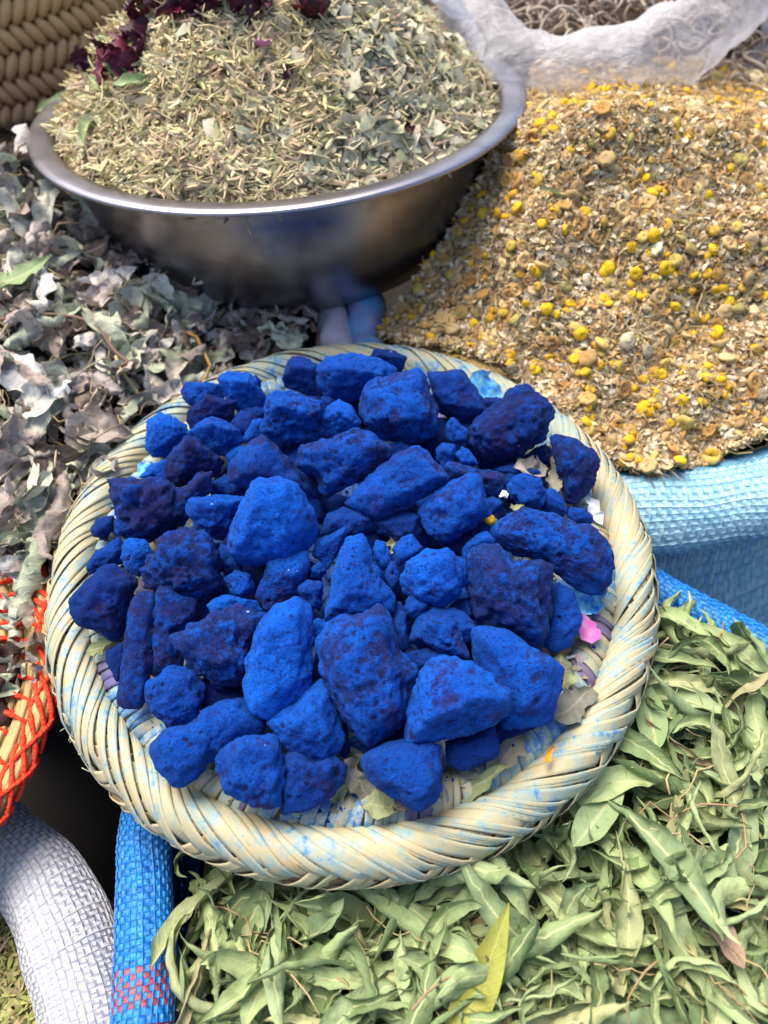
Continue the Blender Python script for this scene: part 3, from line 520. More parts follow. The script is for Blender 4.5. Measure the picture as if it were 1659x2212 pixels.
('B', [(1230,690),(1270,665),(1400,690),(1500,760),(1555,820),(1530,940),(1470,1060),(1400,1120),(1330,1110),(1290,960),(1250,800)], -.5, .58, .55, 13, .4, [(1290,740,.36),(1440,790,.44),(1500,880,.32),(1400,1020,.36),(1330,900,.42)], 'dark purple stone with a white squiggle, resting on the right rim'),
('B', [(455,750),(500,707),(580,720),(592,780),(560,860),(515,885),(460,820)], -.1, -.1, .7, 12, .05, [(490,750,.4),(560,760,.4)], 'small cut blue pebble, left one of two below the egg shaped stone'),
('B', [(580,785),(630,740),(680,760),(732,845),(690,868),(620,852)], -.1, -.15, .8, 9, .05, [], 'small bright pebble, right one of two below the egg shaped stone'),
('S', [(745,1085),(800,1030),(850,988),(900,963),(930,985),(968,1030),(962,1048),(900,1082),(860,1105),(820,1127),(795,1115)], -.7, .18, .68, 13, .3, [(790,1070,.34),(890,985,.34),(945,1030,.38),(860,1070,.44),(815,1110,.26)], 'long flat topped blue block with a dark front edge in the pile centre'),
('B', [(525,870),(560,835),(680,870),(800,900),(900,910),(942,975),(900,1040),(850,1080),(700,1010),(540,950)], .1, .45, .6, 13, .4, [(600,890,.4),(840,950,.45)], 'dark flat stone with a white dot behind the speckled centre right stone'),
('B', [(355,1160),(450,1050),(560,970),(700,915),(760,940),(800,1100),(812,1190),(700,1270),(580,1370),(500,1375),(420,1330),(370,1240)], -.7, .12, .72, 10, .3, [(480,1100,.38),(680,990,.38),(750,1150,.36),(560,1290,.36),(600,1120,.44)], 'speckled blue stone right of the long flat topped block'),
('B', [(930,990),(970,940),(1050,915),(1150,950),(1192,1030),(1180,1120),(1130,1160),(1030,1150),(950,1060)], -.2, .0, .78, 8, .2, [], 'rounded light blue stone below the grey dried leaf scrap'),
('B', [(1180,1030),(1260,1020),(1330,1100),(1335,1180),(1280,1215),(1180,1190),(1160,1100)], .3, -.1, .62, 8, .1, [], 'smooth plain blue stone behind the big elongated right stone'),
('B', [(1330,1190),(1370,1145),(1460,1150),(1512,1210),(1490,1260),(1390,1250)], .3, -.05, .55, 8, .1, [], 'small oval blue stone by the inner right coil'),
('B', [(830,1320),(860,1270),(990,1190),(1060,1160),(1200,1190),(1350,1240),(1500,1260),(1600,1340),(1637,1500),(1620,1660),(1540,1725),(1420,1700),(1300,1620),(1200,1520),(1000,1470),(860,1400)], -.9, .36, .72, 11, .5, [(900,1320,.30),(1080,1230,.36),(1480,1330,.38),(1560,1600,.30),(1300,1420,.46),(1080,1360,.40)], 'longest stone, a coarse purple blue slab along the right rim'),
('B', [(800,1080),(840,1070),(912,1105),(890,1170),(810,1205)], .4, -.1, .62, 10, .1, [], 'small smooth stone just right of the speckled stone'),
('B', [(880,1250),(930,1185),(1020,1170),(1010,1220),(900,1280)], .7, -.1, .65, 10, 0, [], 'small blue stone peeping above the left end of the longest stone'),
('B', [(1020,820),(1130,740),(1200,710),(1225,760),(1232,870),(1100,880)], .8, .05, .4, 10, .1, [], 'shaded stone under the big craggy stone'),
('B', [(755,410),(850,400),(915,410),(850,495),(780,500)], .8, .1, .4, 12, .1, [], 'dark blue chip beside the blue paper scrap'),
('B', [(625,1430),(660,1390),(720,1340),(800,1305),(835,1360),(830,1415),(700,1495),(640,1505)], -.1, -.15, .85, 10, .1, [(700,1390,.4),(800,1350,.4)], 'light blue stone at the left end of the longest stone'),
('S', [(867,1250),(880,1215),(920,1190),(960,1187),(1000,1215),(1006,1250),(990,1290),(950,1312),(910,1300),(875,1280)], -.7, .02, .95, 9, .35, [(900,1220,.38),(970,1210,.38),(980,1270,.36),(910,1280,.36)], 'round bright blue stone in the middle of the pile'),
('B', [(20,1430),(50,1368),(110,1370),(150,1450),(147,1540),(100,1575),(50,1530)], -.1, -.2, .9, 8, .05, [], 'small bright bean shaped stone left of the curled green scrap'),
('B', [(165,1430),(220,1350),(290,1332),(360,1420),(350,1455),(270,1490),(210,1540),(170,1490)], .0, -.1, .8, 9, .1, [], 'small bright stone just behind the round bright stone'),
('B', [(108,1570),(160,1500),(205,1580),(200,1670),(150,1710),(112,1640)], .2, -.1, .72, 9, .05, [], 'small blue pebble below the bean shaped stone'),
('B', [(860,890),(900,870),(1080,870),(1160,900),(1150,950),(930,945)], .8, .1, .5, 12, .1, [], 'flat dark blue stone under the grey dried leaf scrap'),
('B', [(570,1410),(640,1310),(750,1235),(835,1270),(842,1330),(700,1390),(620,1430)], .8, -.1, .4, 12, .05, [], 'shaded blue stone beneath the speckled centre right stone'),
('B', [(130,730),(220,700),(345,755),(330,800),(180,800)], .8, -.1, .5, 10, 0, [], 'low blue stone behind the long flat topped block'),
('A', [(1345,1340),(1360,1240),(1400,1180),(1480,1150),(1600,1160),(1700,1220),(1690,1300),(1540,1330),(1400,1340)], .5, .05, .55, 12, .1, [], 'broad dull stone right of the big bright stone'),
('A', [(1275,1450),(1330,1370),(1500,1275),(1515,1320),(1450,1450),(1390,1548),(1300,1490)], .1, -.1, .65, 14, .05, [(1490,1310,.3),(1340,1410,.4)], 'sharp cornered blue shard right of the foot of the big bright stone'),
('S', [(706,1335),(712,1290),(722,1240),(738,1190),(748,1165),(790,1158),(803,1200),(820,1245),(852,1290),(848,1330),(800,1345),(745,1345)], -.4, -.02, .9, 9, .35, [(760,1200,.38),(730,1300,.34),(810,1290,.38),(775,1250,.44)], 'tall bright blue stone like a bottle, above the largest dark slab'),
('S', [(550,1290),(572,1240),(580,1205),(660,1195),(668,1230),(645,1290),(620,1318),(590,1325)], .2, .22, .72, 9, .1, [(600,1240,.4),(640,1240,.4)], 'brown mottled blue stone under the big bright stone'),
('S', [(483,1250),(510,1233),(545,1243),(550,1275),(520,1290),(487,1276)], .1, .0, .8, 8, .3, [], 'small round dimpled stone left of the brown mottled stone'),
('S', [(468,1205),(478,1176),(500,1180),(520,1215),(522,1240),(485,1243)], .5, .1, .6, 9, .1, [], 'small dark blue stone under the left of the big bright stone'),
('S', [(643,1272),(665,1253),(697,1262),(694,1308),(660,1314)], .1, .15, .7, 10, .3, [], 'small purplish nugget left of the tall bottle like stone'),
('S', [(668,1230),(688,1213),(704,1233),(690,1252),(672,1248)], .3, -.05, .7, 9, .05, [], 'tiny blue pebble above the small purplish nugget'),
('S', [(800,1125),(870,1098),(915,1112),(908,1168),(860,1175),(815,1155)], .7, .1, .45, 12, .1, [], 'shadowed stone under the long flat topped block'),
('S', [(835,1330),(862,1300),(885,1330),(885,1400),(858,1420),(845,1380)], .9, 0, .5, 12, .1, [], 'shadowed stone in front of the bottle like stone'),
('S', [(705,1140),(740,1105),(790,1110),(800,1150),(760,1165),(715,1180)], 1.0, 0, .45, 12, .1, [], 'deep lying stone right of the big bright stone, under the cracked one'),
('S', [(955,1165),(1010,1140),(1062,1150),(1050,1185),(1000,1200),(960,1195)], 1.1, 0, .45, 12, .1, [], 'deep lying stone behind the round bright stone'),
('S', [(960,1640),(1000,1590),(1075,1560),(1150,1540),(1190,1560),(1090,1600),(1020,1625)], 1.2, 0, .3, 12, .1, [], 'deep lying stone beneath the angular right front block'),
('S', [(745,1600),(775,1590),(860,1600),(880,1560),(905,1590),(870,1625),(790,1630)], 1.0, 0, .3, 12, .1, [], 'deep lying stone beneath the largest dark slab'),
]
def pile_z(x, y):
    r = math.hypot(x, y + .01); return .024 - .012 * min(r / .115, 1.15) ** 2 + .005 * max(y / .1, 0)
icoc = {}
def ico(n):
    if n not in icoc:
        bm = bmesh.new(); bmesh.ops.create_icosphere(bm, subdivisions=n, radius=1)
        V = np.array([v.co[:] for v in bm.verts]); F = np.array([[v.index for v in f.verts] for f in bm.faces]); bm.free(); icoc[n] = (nrm(V), F)
    return icoc[n]
def build_stone(k, crop, outl, layer, dark, powder, sharp, pores, ridges, label):
    r = np.random.default_rng(100 + k); pd = np.array([tod(crop, p) for p in outl]); c = pd.mean(0)
    c3 = at(c[0], c[1], 0); 
    for _ in range(4): zc = pile_z(c3[0], c3[1]) - .0085 * layer; c3 = at(c[0], c[1], zc)
    w = nrm(c3 - CAM); e1 = nrm(np.cross(w, [0, 0, 1.0])); e2 = np.cross(e1, w); D = (c3 - CAM) @ w
    def loc(u, v):
        d = ray(u, v); q = CAM + d * (D / (d @ w)) - c3; return np.array([q @ e1, q @ e2])
    O = np.array([loc(*p) for p in pd]); cen = (O.max(0) + O.min(0)) / 2; O = (O - cen) * 1.045
    ev = np.linalg.eigvalsh(np.cov(O.T)); size = 2.6 * math.sqrt(ev[0]); size = max(size, .008)
    pts = [np.array([o[0], o[1], 0.0 + r.normal(0, .04) * size]) for o in O]
    if ridges:
        for (x, y, h) in ridges:
            q = loc(*tod(crop, (x, y))) - cen; pts.append(np.array([q[0], q[1], h * size * 1.0]))
    else:
        n = 4; a0 = r.random() * 6.28
        for j in range(n):
            o = O[int((j + r.random() * .6) / n * len(O)) % len(O)]; s = .5 + .2 * r.random(); pts.append(np.array([o[0] * s, o[1] * s, size * (.34 + .12 * r.random())]))
    for o in O[::2]: pts.append(np.array([o[0] * .75, o[1] * .75, -size * .38]))
    pts = np.array(pts)
    bm = bmesh.new(); [bm.verts.new(p) for p in pts]; bmesh.ops.convex_hull(bm, input=bm.verts); bm.normal_update()
    pl = {}
    for f in bm.faces:
        n = np.array(f.normal[:]); off = float(n @ np.array(f.verts[0].co[:]))
        if off > 1e-5: pl[tuple(np.round(n, 2))] = (n, off)
    bm.free(); Nn = np.array([p[0] for p in pl.values()]); Of = np.array([p[1] for p in pl.values()])
    ext = np.abs(pts).max(0); big = math.hypot(*(O.max(0) - O.min(0)))
    V, F = ico(5 if big > .022 else 4); Dr = nrm(V * (ext / ext.max()) ** .6)
    q = np.maximum(Dr @ Nn.T, 0) / Of[None]; R = (q ** (sharp * 2.8)).sum(1) ** (-1 / (sharp * 2.8))
    # silhouette correction so that the hollows of the outline are kept
    ang = np.arctan2(Dr[:, 1], Dr[:, 0]); pa = np.linspace(-np.pi, np.pi, 181)
    def radial(Q):
        out = np.zeros(181)
        for i, a in enumerate(pa):
            d = np.array([math.cos(a), math.sin(a)]); best = 0
            for j in range(len(Q)):
                p, q2 = Q[j], Q[(j + 1) % len(Q)]; e = q2 - p; den = d[0] * e[1] - d[1] * e[0]
                if abs(den) < 1e-12: continue
                t = (p[0] * e[1] - p[1] * e[0]) / den; s = (p[0] * d[1] - p[1] * d[0]) / den
                if t > best and -1e-6 <= s <= 1 + 1e-6: best = t
            out[i] = best
        return np.where(out <= 0, out.max(), out)
    ro = radial(O); d2 = np.stack([np.cos(pa), np.sin(pa), 0 * pa], 1); qh = np.maximum(d2 @ Nn.T, 0) / Of[None]; rh = (qh ** (sharp * 2.8)).sum(1) ** (-1 / (sharp * 2.8))
    ratio = np.clip(ro / rh, .7, 1.25); ker = np.ones(7) / 7; ratio = np.convolve(np.r_[ratio[-4:-1], ratio, ratio[1:4]], ker, 'same')[3:-3]
    st = np.sqrt(np.clip(1 - Dr[:, 2] ** 2, 0, 1)); R = R * (1 + (np.interp(ang, pa, ratio) - 1) * st ** 1.5)
    P = Dr * R[:, None]; so = r.random(3) * 50
    # chipped facets, lumps, grain, pits
    lump = fbm(P / size * 2.2 + so, 3, k); grain = fbm(P * 240 + so, 4, k + 50, .6); rid = 1 - np.abs(fbm(P * 95 + so, 3, k + 90))
    H = lump * size * .022 + grain * .00062 * (1 + pores) + (rid - .7) * .0016 * (.35 + pores); cav = -grain * .25
    npit = int(230 * max(pores - .25, 0) * (big / .04) ** 1.5) + 3
    ii = r.integers(0, len(P), npit); rad = (.0005 + .0012 * r.random(npit) ** 3) * (1 + .2 * pores)
    for i_, ra in zip(ii, rad):
        d = np.linalg.norm((P - P[i_]) * [1, 1, 1], axis=1) / ra; m_ = np.clip(1 - d ** 2, 0, 1); H -= m_ * ra * .85; cav += m_ * .9
    P = P + nrm(P) * H[:, None]
    P[:, :2] += cen
    W = c3 + P[:, :1] * e1 + P[:, 1:2] * e2 - P[:, 2:3] * w
    o3 = W.mean(0)
    me = mesh('pigment_stone', W - o3, F, STONE, attr={'cavity': cav})
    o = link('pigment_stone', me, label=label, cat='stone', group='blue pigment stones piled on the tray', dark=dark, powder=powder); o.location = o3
    return o
for k, s in enumerate(STONES): build_stone(k, *s)
# a bed of small stones deep in the pile, glimpsed through the gaps
bed = []
for k in range(260):
    a = rnd.uniform(0, 6.283); r_ = .098 * math.sqrt(rnd.random()); x, y = r_ * math.cos(a), r_ * math.sin(a) + .004
    z = pile_z(x, y) - .018 - rnd.uniform(0, .016); z = max(z, -.014 if r_ < .09 else -.006); s = rnd.uniform(.0055, .013)
    V, F = ico(3); r = np.random.default_rng(900 + k); Nn = nrm(r.normal(0, 1, (11, 3))); Of = r.uniform(.75, 1.1, 11)
    q = np.maximum(V @ Nn.T, 0) / Of; R = (q ** 24).sum(1) ** (-1 / 24); R = np.minimum(R, 1.3); P = V * R[:, None] * s; P += nrm(P) * (fbm(P * 180 + k * 9, 3, k) * .0009)[:, None]
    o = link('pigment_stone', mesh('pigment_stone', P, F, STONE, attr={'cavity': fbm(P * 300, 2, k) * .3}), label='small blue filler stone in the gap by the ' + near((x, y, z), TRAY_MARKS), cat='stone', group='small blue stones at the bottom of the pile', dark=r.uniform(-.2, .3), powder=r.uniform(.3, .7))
    o.location = (x, y, z); bed.append(o)

# ------------------------------------------------------------------ metal bowl
BC = np.array([-.0555, .3180, .0600]); BR = .165; BN = nrm(np.array([-.052, .139, .989]))
bx = nrm(np.cross([0, 1, 0], BN)); by = np.cross(BN, bx); BM = np.stack([bx, by, BN], 1)
m = M('brushed_steel'); p = m.obj(); nz = m.noise(m.mapping(p, (12, 12, 260)), 1, 3); st2 = m.noise(p, 30, 4)
m.b.inputs['Metallic'].default_value = 1; m.bump(m.math('ADD', nz, m.noise(p, 18, 2)), .06, .001)
STEEL = m.fin(m.mix(m.step(st2, .45, .7), (.33, .31, .335), (.21, .195, .21)), m.math('ADD', .24, m.math('MULTIPLY', nz, .18)), .5)
prof = np.array([(.1475, -.004), (.1490, -.0005), (.1530, .0008), (.1600, .0012), (.1640, .0010), (.1650, .0000), (.1650, -.0014), (.1638, -.0019), (.1626, -.0010), (.1560, -.0014), (.1510, -.0022), (.1492, -.006), (.1475, -.016), (.1445, -.034), (.139, -.055), (.131, -.074), (.120, -.089), (.106, -.0965), (.090, -.0990), (.0005, -.0990), (.0005, -.0975), (.090, -.0972), (.105, -.094), (.118, -.087), (.129, -.072), (.137, -.053), (.1428, -.033), (.146, -.014)])
n = 160; th = np.linspace(0, 2 * np.pi, n, endpoint=False); prc = np.vstack([prof, prof[:1]])
V = np.stack([prc[None, :, 0] * np.cos(th)[:, None], prc[None, :, 0] * np.sin(th)[:, None], prc[None, :, 1] + 0 * th[:, None]], -1).reshape(-1, 3)
mm_ = len(prc); i, j = np.meshgrid(np.arange(n), np.arange(mm_ - 1), indexing='ij'); i2 = (i + 1) % n
F = np.stack([i * mm_ + j, i2 * mm_ + j, i2 * mm_ + j + 1, i * mm_ + j + 1], -1).reshape(-1, 4)
bowl = link('metal_bowl', None, label='wide stainless steel bowl heaped with dried herbs behind the tray', cat='bowl')
rim_sel = np.isin(F[:, 0] % mm_, np.arange(0, 10)); 
a_ = link('rim', mesh('bowl_rim', V @ BM.T + BC, F[rim_sel], STEEL), bowl)
b_ = link('bowl_body', mesh('bowl_body', V @ BM.T + BC, F[~rim_sel], STEEL), bowl)
def bowl_z(x, y):      # herb dome in the bowl's own frame
    r = np.hypot(x + .004, y - .006); t = np.clip(r / .1455, 0, 1.05)
    return .100 * (1 - t ** 1.35) ** 1.0 * (t < 1) + (-.003) * (t >= 1)
def bowl_pts(n_, rr, depth, tilt, sel=None, rmax=.1455):
    a = rr.random(n_) * 6.283; r = rmax * np.sqrt(rr.random(n_)); x, y = r * np.cos(a), r * np.sin(a)
    if sel is not None: k = sel(x, y); x, y = x[k], y[k]
    z = bowl_z(x, y) + .0050 * fbm(np.c_[x * 40, y * 40, 0 * x], 3, 5); e = .002
    N = nrm(np.stack([-(bowl_z(x + e, y) - z) / e * .6, -(bowl_z(x, y + e) - z) / e * .6, np.ones(len(x))], -1))
    N = nrm(np.stack([-(bowl_z(x + e, y) - bowl_z(x - e, y)) / (2 * e), -(bowl_z(x, y + e) - bowl_z(x, y - e)) / (2 * e), np.ones(len(x))], -1))
    P = np.stack([x, y, z], 1) - N * (depth * rr.random(len(x)))[:, None]; N2 = nrm(N + rr.normal(0, tilt, N.shape)); s = (N2 * N).sum(1) < 0; N2[s] *= -1
    Rm = rotm(N2, rr.random(len(x)) * 6.283)
    return P @ BM.T + BC, np.einsum('ij,njk->nik', BM, Rm)
gx, gy = np.meshgrid(np.linspace(-.15, .15, 70), np.linspace(-.15, .15, 70), indexing='ij'); gz = bowl_z(gx, gy) - .005 + .0050 * fbm(np.c_[gx.ravel() * 40, gy.ravel() * 40, gx.ravel() * 0], 3, 5).reshape(gx.shape)
V = np.stack([gx, gy, gz], -1).reshape(-1, 3); F = grid_faces(70, 70)[:, ::-1]; F = F[np.hypot(*V[F].mean(1)[:, :2].T) < .146]
core_bowl = (V @ BM.T + BC, F)
def needle(L, w, c, s): 
    t = np.linspace(-.5, .5, 4); P = np.stack([t * L, c * L * (t * t - .08) * np.cos(s), c * L * (t * t - .08) * np.sin(s)], 1); wv = w * np.array([.5, 1, .9, .35])
    q = [P + np.stack([0 * t, wv, 0 * t], 1), P + np.stack([0 * t, 0 * t, wv * .7], 1), P - np.stack([0 * t, wv, 0 * t], 1)]
    V = np.stack(q, 1).reshape(-1, 3); return V, grid_faces(4, 3), np.zeros((12, 2))
needles = [needle(rnd.uniform(.008, .018), rnd.uniform(.0006, .0013), rnd.uniform(-1, 1), rnd.uniform(0, 3)) for _ in range(12)]
flakes = [leaf(rnd.uniform(.008, .015), rnd.uniform(.0022, .0044), rnd.uniform(-2, 2), 0, rnd.uniform(-1.2, 1.6), rnd.uniform(-1, 1), .3, 5, 3, k, 'oval', .0005, 0, .2) for k in range(12)]
rr = np.random.default_rng(3)
greyzone = lambda x, y: (x * .9 - y * .15 + .02 * fbm(np.c_[x * 30, y * 30, 0 * x], 2, 8) > .045)
P, Rm = bowl_pts(26000, rr, .0045, .55, lambda x, y: ~greyzone(x, y) | (rr.random(len(x)) < .22)); V, F, uv = scatter(needles, P, Rm, .45 + 1.1 * rr.random(len(P)) ** 1.6)
fill = link('herb_needles', mesh('herb_needles', V, F, NEED, uv), label='heap of dried straw green herb needles filling the steel bowl', cat='dried herb', kind='stuff')
link('herb_core', mesh('herb_core', core_bowl[0], core_bowl[1], CORE_B), fill, kind='stuff')
P, Rm = bowl_pts(9000, rr, .0045, .6, lambda x, y: greyzone(x, y) | (rr.random(len(x)) < .10)); V, F, uv = scatter(flakes, P, Rm, .4 + 1.5 * rr.random(len(P)) ** 2)
link('herb_flakes', mesh('herb_flakes', V, F, FLAKE, uv), label='grey green crushed leaf flakes over the right side of the bowl heap', cat='dried herb', kind='stuff')
def on_bowl(u, v):
    """point of the herb dome met by the line of sight through a picture point"""
    d = ray(u, v); L = np.stack([CAM + d * t for t in np.linspace(.25, 1.4, 2300)]); Q = (L - BC) @ BM; h = Q[:, 2] - bowl_z(Q[:, 0], Q[:, 1]); k = np.where(h < 0)[0]
    return (L[k[0]] if len(k) else L[np.argmin(np.abs(h))])
P, Rm = bowl_pts(420, rr, .001, .35); V, F, uv = scatter([(lambda t: tube(np.stack([t * .03, .006 * (t * t - .08) * q, .002 * np.sin(t * 6 + q)], 1), .00045, 4))(np.linspace(-.5, .5, 7)) for q in (-2, -.5, 1, 2.5)], P, Rm, rr.uniform(.5, 1.3, len(P)))
link('herb_stems', mesh('herb_stems', V, F, m_bits('pale_stem_mat', [(0, (.62, .52, .30)), (.5, (.50, .36, .24)), (1, (.44, .44, .22))], .7, 0), uv), label='long thin stems lying across the herb heap in the bowl', cat='dried herb', kind='stuff')
# hibiscus petals, green leaves and odd bits on the herb heap
HIB = m_leaf('hibiscus_petal', [(0, (.055, .010, .022)), (.5, (.022, .008, .018)), (.8, (.15, .012, .04)), (1, (.035, .010, .03))], (.22, .02, .06), .04, .6, trans=.15, rough=.45, mott_col=(.015, .006, .015))
PINK = m_plain('pink_petal', (.50, .09, .36), .7, 160, .6, (.58, .32, .48)); PURP = m_plain('purple_petal', (.03, .02, .07), .6, 200)
ORNG = m_plain('orange_petal', (.85, .30, .02), .7, 300); GRNP = m_leaf('pale_green_leaf', [(0, (.24, .34, .15)), (1, (.30, .38, .20))], (.42, .45, .25), .05, .8, trans=.2)
hibs = [mesh('hibiscus_petal', *(lambda t: (t[0], t[1], HIB, t[2]))(leaf(.032, .0105, rnd.uniform(-3, 3), rnd.uniform(-.5, .5), rnd.uniform(.8, 2.2), rnd.uniform(-1.5, 1.5), .35, 16, 7, 60 + k, 'oval', .0028, 0, .15))) for k in range(8)]
def put(name, me, u, v, lift, scale, seed, label, cat, group=None, z=None, heap=None, tilt=.5, head=None):
    r = np.random.default_rng(seed); p = on_bowl(u, v) if z is None and heap is None else at(u, v, z if z is not None else 0)
    if heap is not None:
        for _ in range(6): p = at(u, v, float(heap.z(p[None, :2])[0]) + lift)
    else: p = p + np.array([0, 0, lift])
    N = nrm(np.array([[0, 0, 1.0]]) + r.normal(0, tilt, (1, 3))); N[:, 2] = abs(N[:, 2]); h = r.random() * 6.28 if head is None else head
    return place_obj(name, me, p, rotm(N, np.array([h]))[0], scale, label=label, cat=cat, group=group)
HP = [(175, 140, 'dried wine red hibiscus petal sticking out at the left edge of the herb heap'), (205, 150, ''), (245, 130, ''), (270, 105, ''), (295, 120, ''), (290, 150, ''), (300, 60, ''), (320, 30, ''), (340, 15, ''), (380, 25, ''), (400, 8, ''), (430, 28, ''), (455, 45, 'curled red rimmed hibiscus petal cupped open near the top of the heap'), (440, 10, ''), (480, 15, ''), (520, 10, ''), (550, 22, ''), (570, 5, ''), (500, 30, ''), (230, 155, ''), (265, 145, ''), (310, 5, ''), (360, 5, ''), (670, 25, 'dark hibiscus scrap with a pink edge alone near the top right of the heap'), (690, 40, '')]
for k, (u, v, lb) in enumerate(HP):
    put('hibiscus_petal', hibs[k % 8], u, v, .003, rnd.uniform(.75, 1.15), 300 + k, lb or 'dark dried hibiscus petal ' + min([(205, 150, 'beside the outermost wine red petal'), (270, 110, 'at the lower left of the purple cluster'), (315, 30, 'at the upper left of the purple cluster'), (390, 20, 'left of the curled red rimmed petal'), (490, 15, 'right of the curled red rimmed petal'), (560, 10, 'at the right end of the purple cluster'), (690, 40, 'touching the lone pink edged scrap')], key=lambda q: (q[0] - u) ** 2 + (q[1] - v) ** 2)[2], 'dried petal', None if lb else 'dark hibiscus petals along the back of the herb heap', tilt=.9)
put('hibiscus_scrap', hibs[3], 880, 278, .001, .35, 41, 'small purple black scrap on the grey green side of the bowl', 'dried petal')
put('hibiscus_scrap', hibs[5], 620, 160, .001, .30, 42, 'small purple black scrap in the middle of the herb heap', 'dried petal')
V, F, uv = leaf(.018, .0065, 1.5, .2, 1.1, .4, .2, 12, 7, 5, 'oval', .001); put('pink_petal', mesh('pink_petal', V, F, PINK, uv), 568, 102, .002, .9, 43, 'curled pink petal lying high on the herb heap', 'petal')
for k, (u, v, L, h, lb) in enumerate([(140, 225, .045, .9, 'long narrow green leaf hanging over the left rim of the bowl'), (205, 270, .04, 1.3, 'curled green leaf pointing down at the left of the bowl'), (215, 195, .04, 2.2, 'green leaf right below the wine red hibiscus petals'), (300, 190, .03, .3, 'pale green leaf lying flat below the hibiscus cluster'), (240, 90, .022, .2, 'small pale green leaf among the hibiscus petals'), (270, 175, .028, 2.6, 'twisted green leaf under the dark hibiscus cluster')]):
    V, F, uv = leaf(L, .0055, rnd.uniform(-1.5, 1.5), rnd.uniform(-.8, .8), rnd.uniform(.6, 1.5), rnd.uniform(-1.5, 1.5), .2, 16, 7, 70 + k); put('green_leaf', mesh('green_leaf', V, F, GRNP, uv), u, v, .004, 1, 50 + k, lb, 'leaf', tilt=.35, head=h)

# ------------------------------------------------------------------ heap of chamomile
CH = Heap([(1280, 205, .105), (1400, 215, .100), (1560, 260, .088), (1750, 330, .070), (1180, 260, .085), (1050, 420, .045), (940, 560, .015), (850, 660, -.004), (830, 700, -.010), (1000, 720, .0), (1150, 830, -.002), (1290, 960, -.010), (1370, 1015, -.014), (1500, 985, -.012), (1650, 945, -.008), (1500, 800, .012), (1650, 700, .025), (1300, 650, .030), (1400, 450, .062), (1650, 450, .060), (1200, 450, .060), (1800, 800, .0), (1500, 60, .02), (1900, 100, .0), (1650, 215, .04), (1300, 60, .03), (1750, 1000, -.02)],
          [(815, 715, -.01), (885, 640, .0), (980, 480, .03), (1100, 330, .05), (1150, 180, .06), (1160, 60, .05), (1300, 90, .05), (1600, 160, .04), (1900, 230, .03), (2300, 400, .03), (2000, 930, -.02), (1620, 985, -.02), (1400, 1050, -.02), (1250, 1000, -.02), (1050, 860, -.02), (860, 780, -.02)], 2.6, .004, 30, 4)
def head(kind, seed):
    r = np.random.default_rng(seed); n, mlat = 16, 9; th = np.linspace(0, 2 * np.pi, n, endpoint=False); ph = np.linspace(0.02, 1.0, mlat) * 2.5
    R = np.sin(ph); Z = np.cos(ph)
    flat = {'y': .62, 't': .38, 'b': .5}[kind]
    mod = 1 + ({'y': .04, 't': .13, 'b': .10}[kind]) * np.cos(th * 7)[None] * (ph[:, None] > .8) + r.normal(0, .035, (mlat, n))
    V = np.stack([R[:, None] * np.cos(th)[None] * mod, R[:, None] * np.sin(th)[None] * mod * r.uniform(.85, 1), Z[:, None] * flat * (1 + r.normal(0, .05, (mlat, n)))], -1).reshape(-1, 3)
    V = V * (1 + .09 * vnoise(V * 3.1, seed)[:, None]); V[:, 2] -= .22 * np.exp(-((V[:, 0] - r.uniform(-.5, .5)) ** 2 + (V[:, 1] - r.uniform(-.5, .5)) ** 2) / .12)
    if kind == 't': V[:, 2] -= .35 * np.exp(-((np.hypot(V[:, 0], V[:, 1]) - .35) / .2) ** 2)
    F = grid_faces(mlat, n, True)[:, ::-1]; mi = [1 if (f // n) >= 5 else 0 for f in range(len(F))]
    parts = [(V, F, None)]; idx = list(mi)
    if kind == 't' or r.random() < .5:
        for q in range(r.integers(3, 7)):
            a = r.random() * 6.28; l = r.uniform(.6, 1.1); w = .28; u_ = np.array([math.cos(a), math.sin(a), 0]); s_ = np.array([-u_[1], u_[0], 0]); d = -r.uniform(.1, .9)
            pv = np.array([u_ * .9 - s_ * w * .6, u_ * .9 + s_ * w * .6, u_ * (1 + l * .5) + s_ * w + [0, 0, d * .3], u_ * (1 + l * .5) - s_ * w + [0, 0, d * .3], u_ * (.9 + l * .7) + s_ * w * .5 + [0, 0, d], u_ * (.9 + l * .7) - s_ * w * .5 + [0, 0, d]]) - [0, 0, .25]
            parts.append((pv, np.array([[0, 1, 2, 3], [3, 2, 4, 5]]), None)); idx += [2, 2]
    V, Fs, uv = join(parts); return V * .0044, Fs, uv, np.array(idx)
heads = {k: [head(k, 10 + q) for q in range(6)] for k in 'ytb'}
hm = {'y': [YEL, TAN, PETAL], 't': [TAN, CRUMB, PETAL], 'b': [CRUMB, TAN, PETAL]}
hme = {k: [mesh({'y': 'yellow_chamomile_head', 't': 'tan_chamomile_head', 'b': 'tan_chamomile_head'}[k], V, F, hm[k], uv, mi=mi) for (V, F, uv, mi) in heads[k]] for k in 'ytb'}
rr = np.random.default_rng(21)
visible = lambda xy: np.ones(len(xy), bool)
def on_screen(P, mx=40):
    d = P - CAM; fw = np.array([0, math.cos(PITCH), -math.sin(PITCH)]); up = np.array([0, math.sin(PITCH), math.cos(PITCH)]); D = d @ fw
    u = 829.5 + F_PX * d[:, 0] / D; v = 1106 - F_PX * (d @ up) / D; return (u > -mx) & (u < 1659 + mx) & (v > -mx) & (v < 2212 + mx), u, v, D
def tilt_to(Rm, amt): return Rm
nY, nT = 0, 0
Pc, Rc = CH.place(1250, rr, (-.0042, -.0018), .45); ok, u_, v_, D_ = on_screen(Pc); rin = np.hypot(Pc[:, 0], Pc[:, 1]) > .158
Pc, Rc, D_ = Pc[ok & rin], Rc[ok & rin], D_[ok & rin]
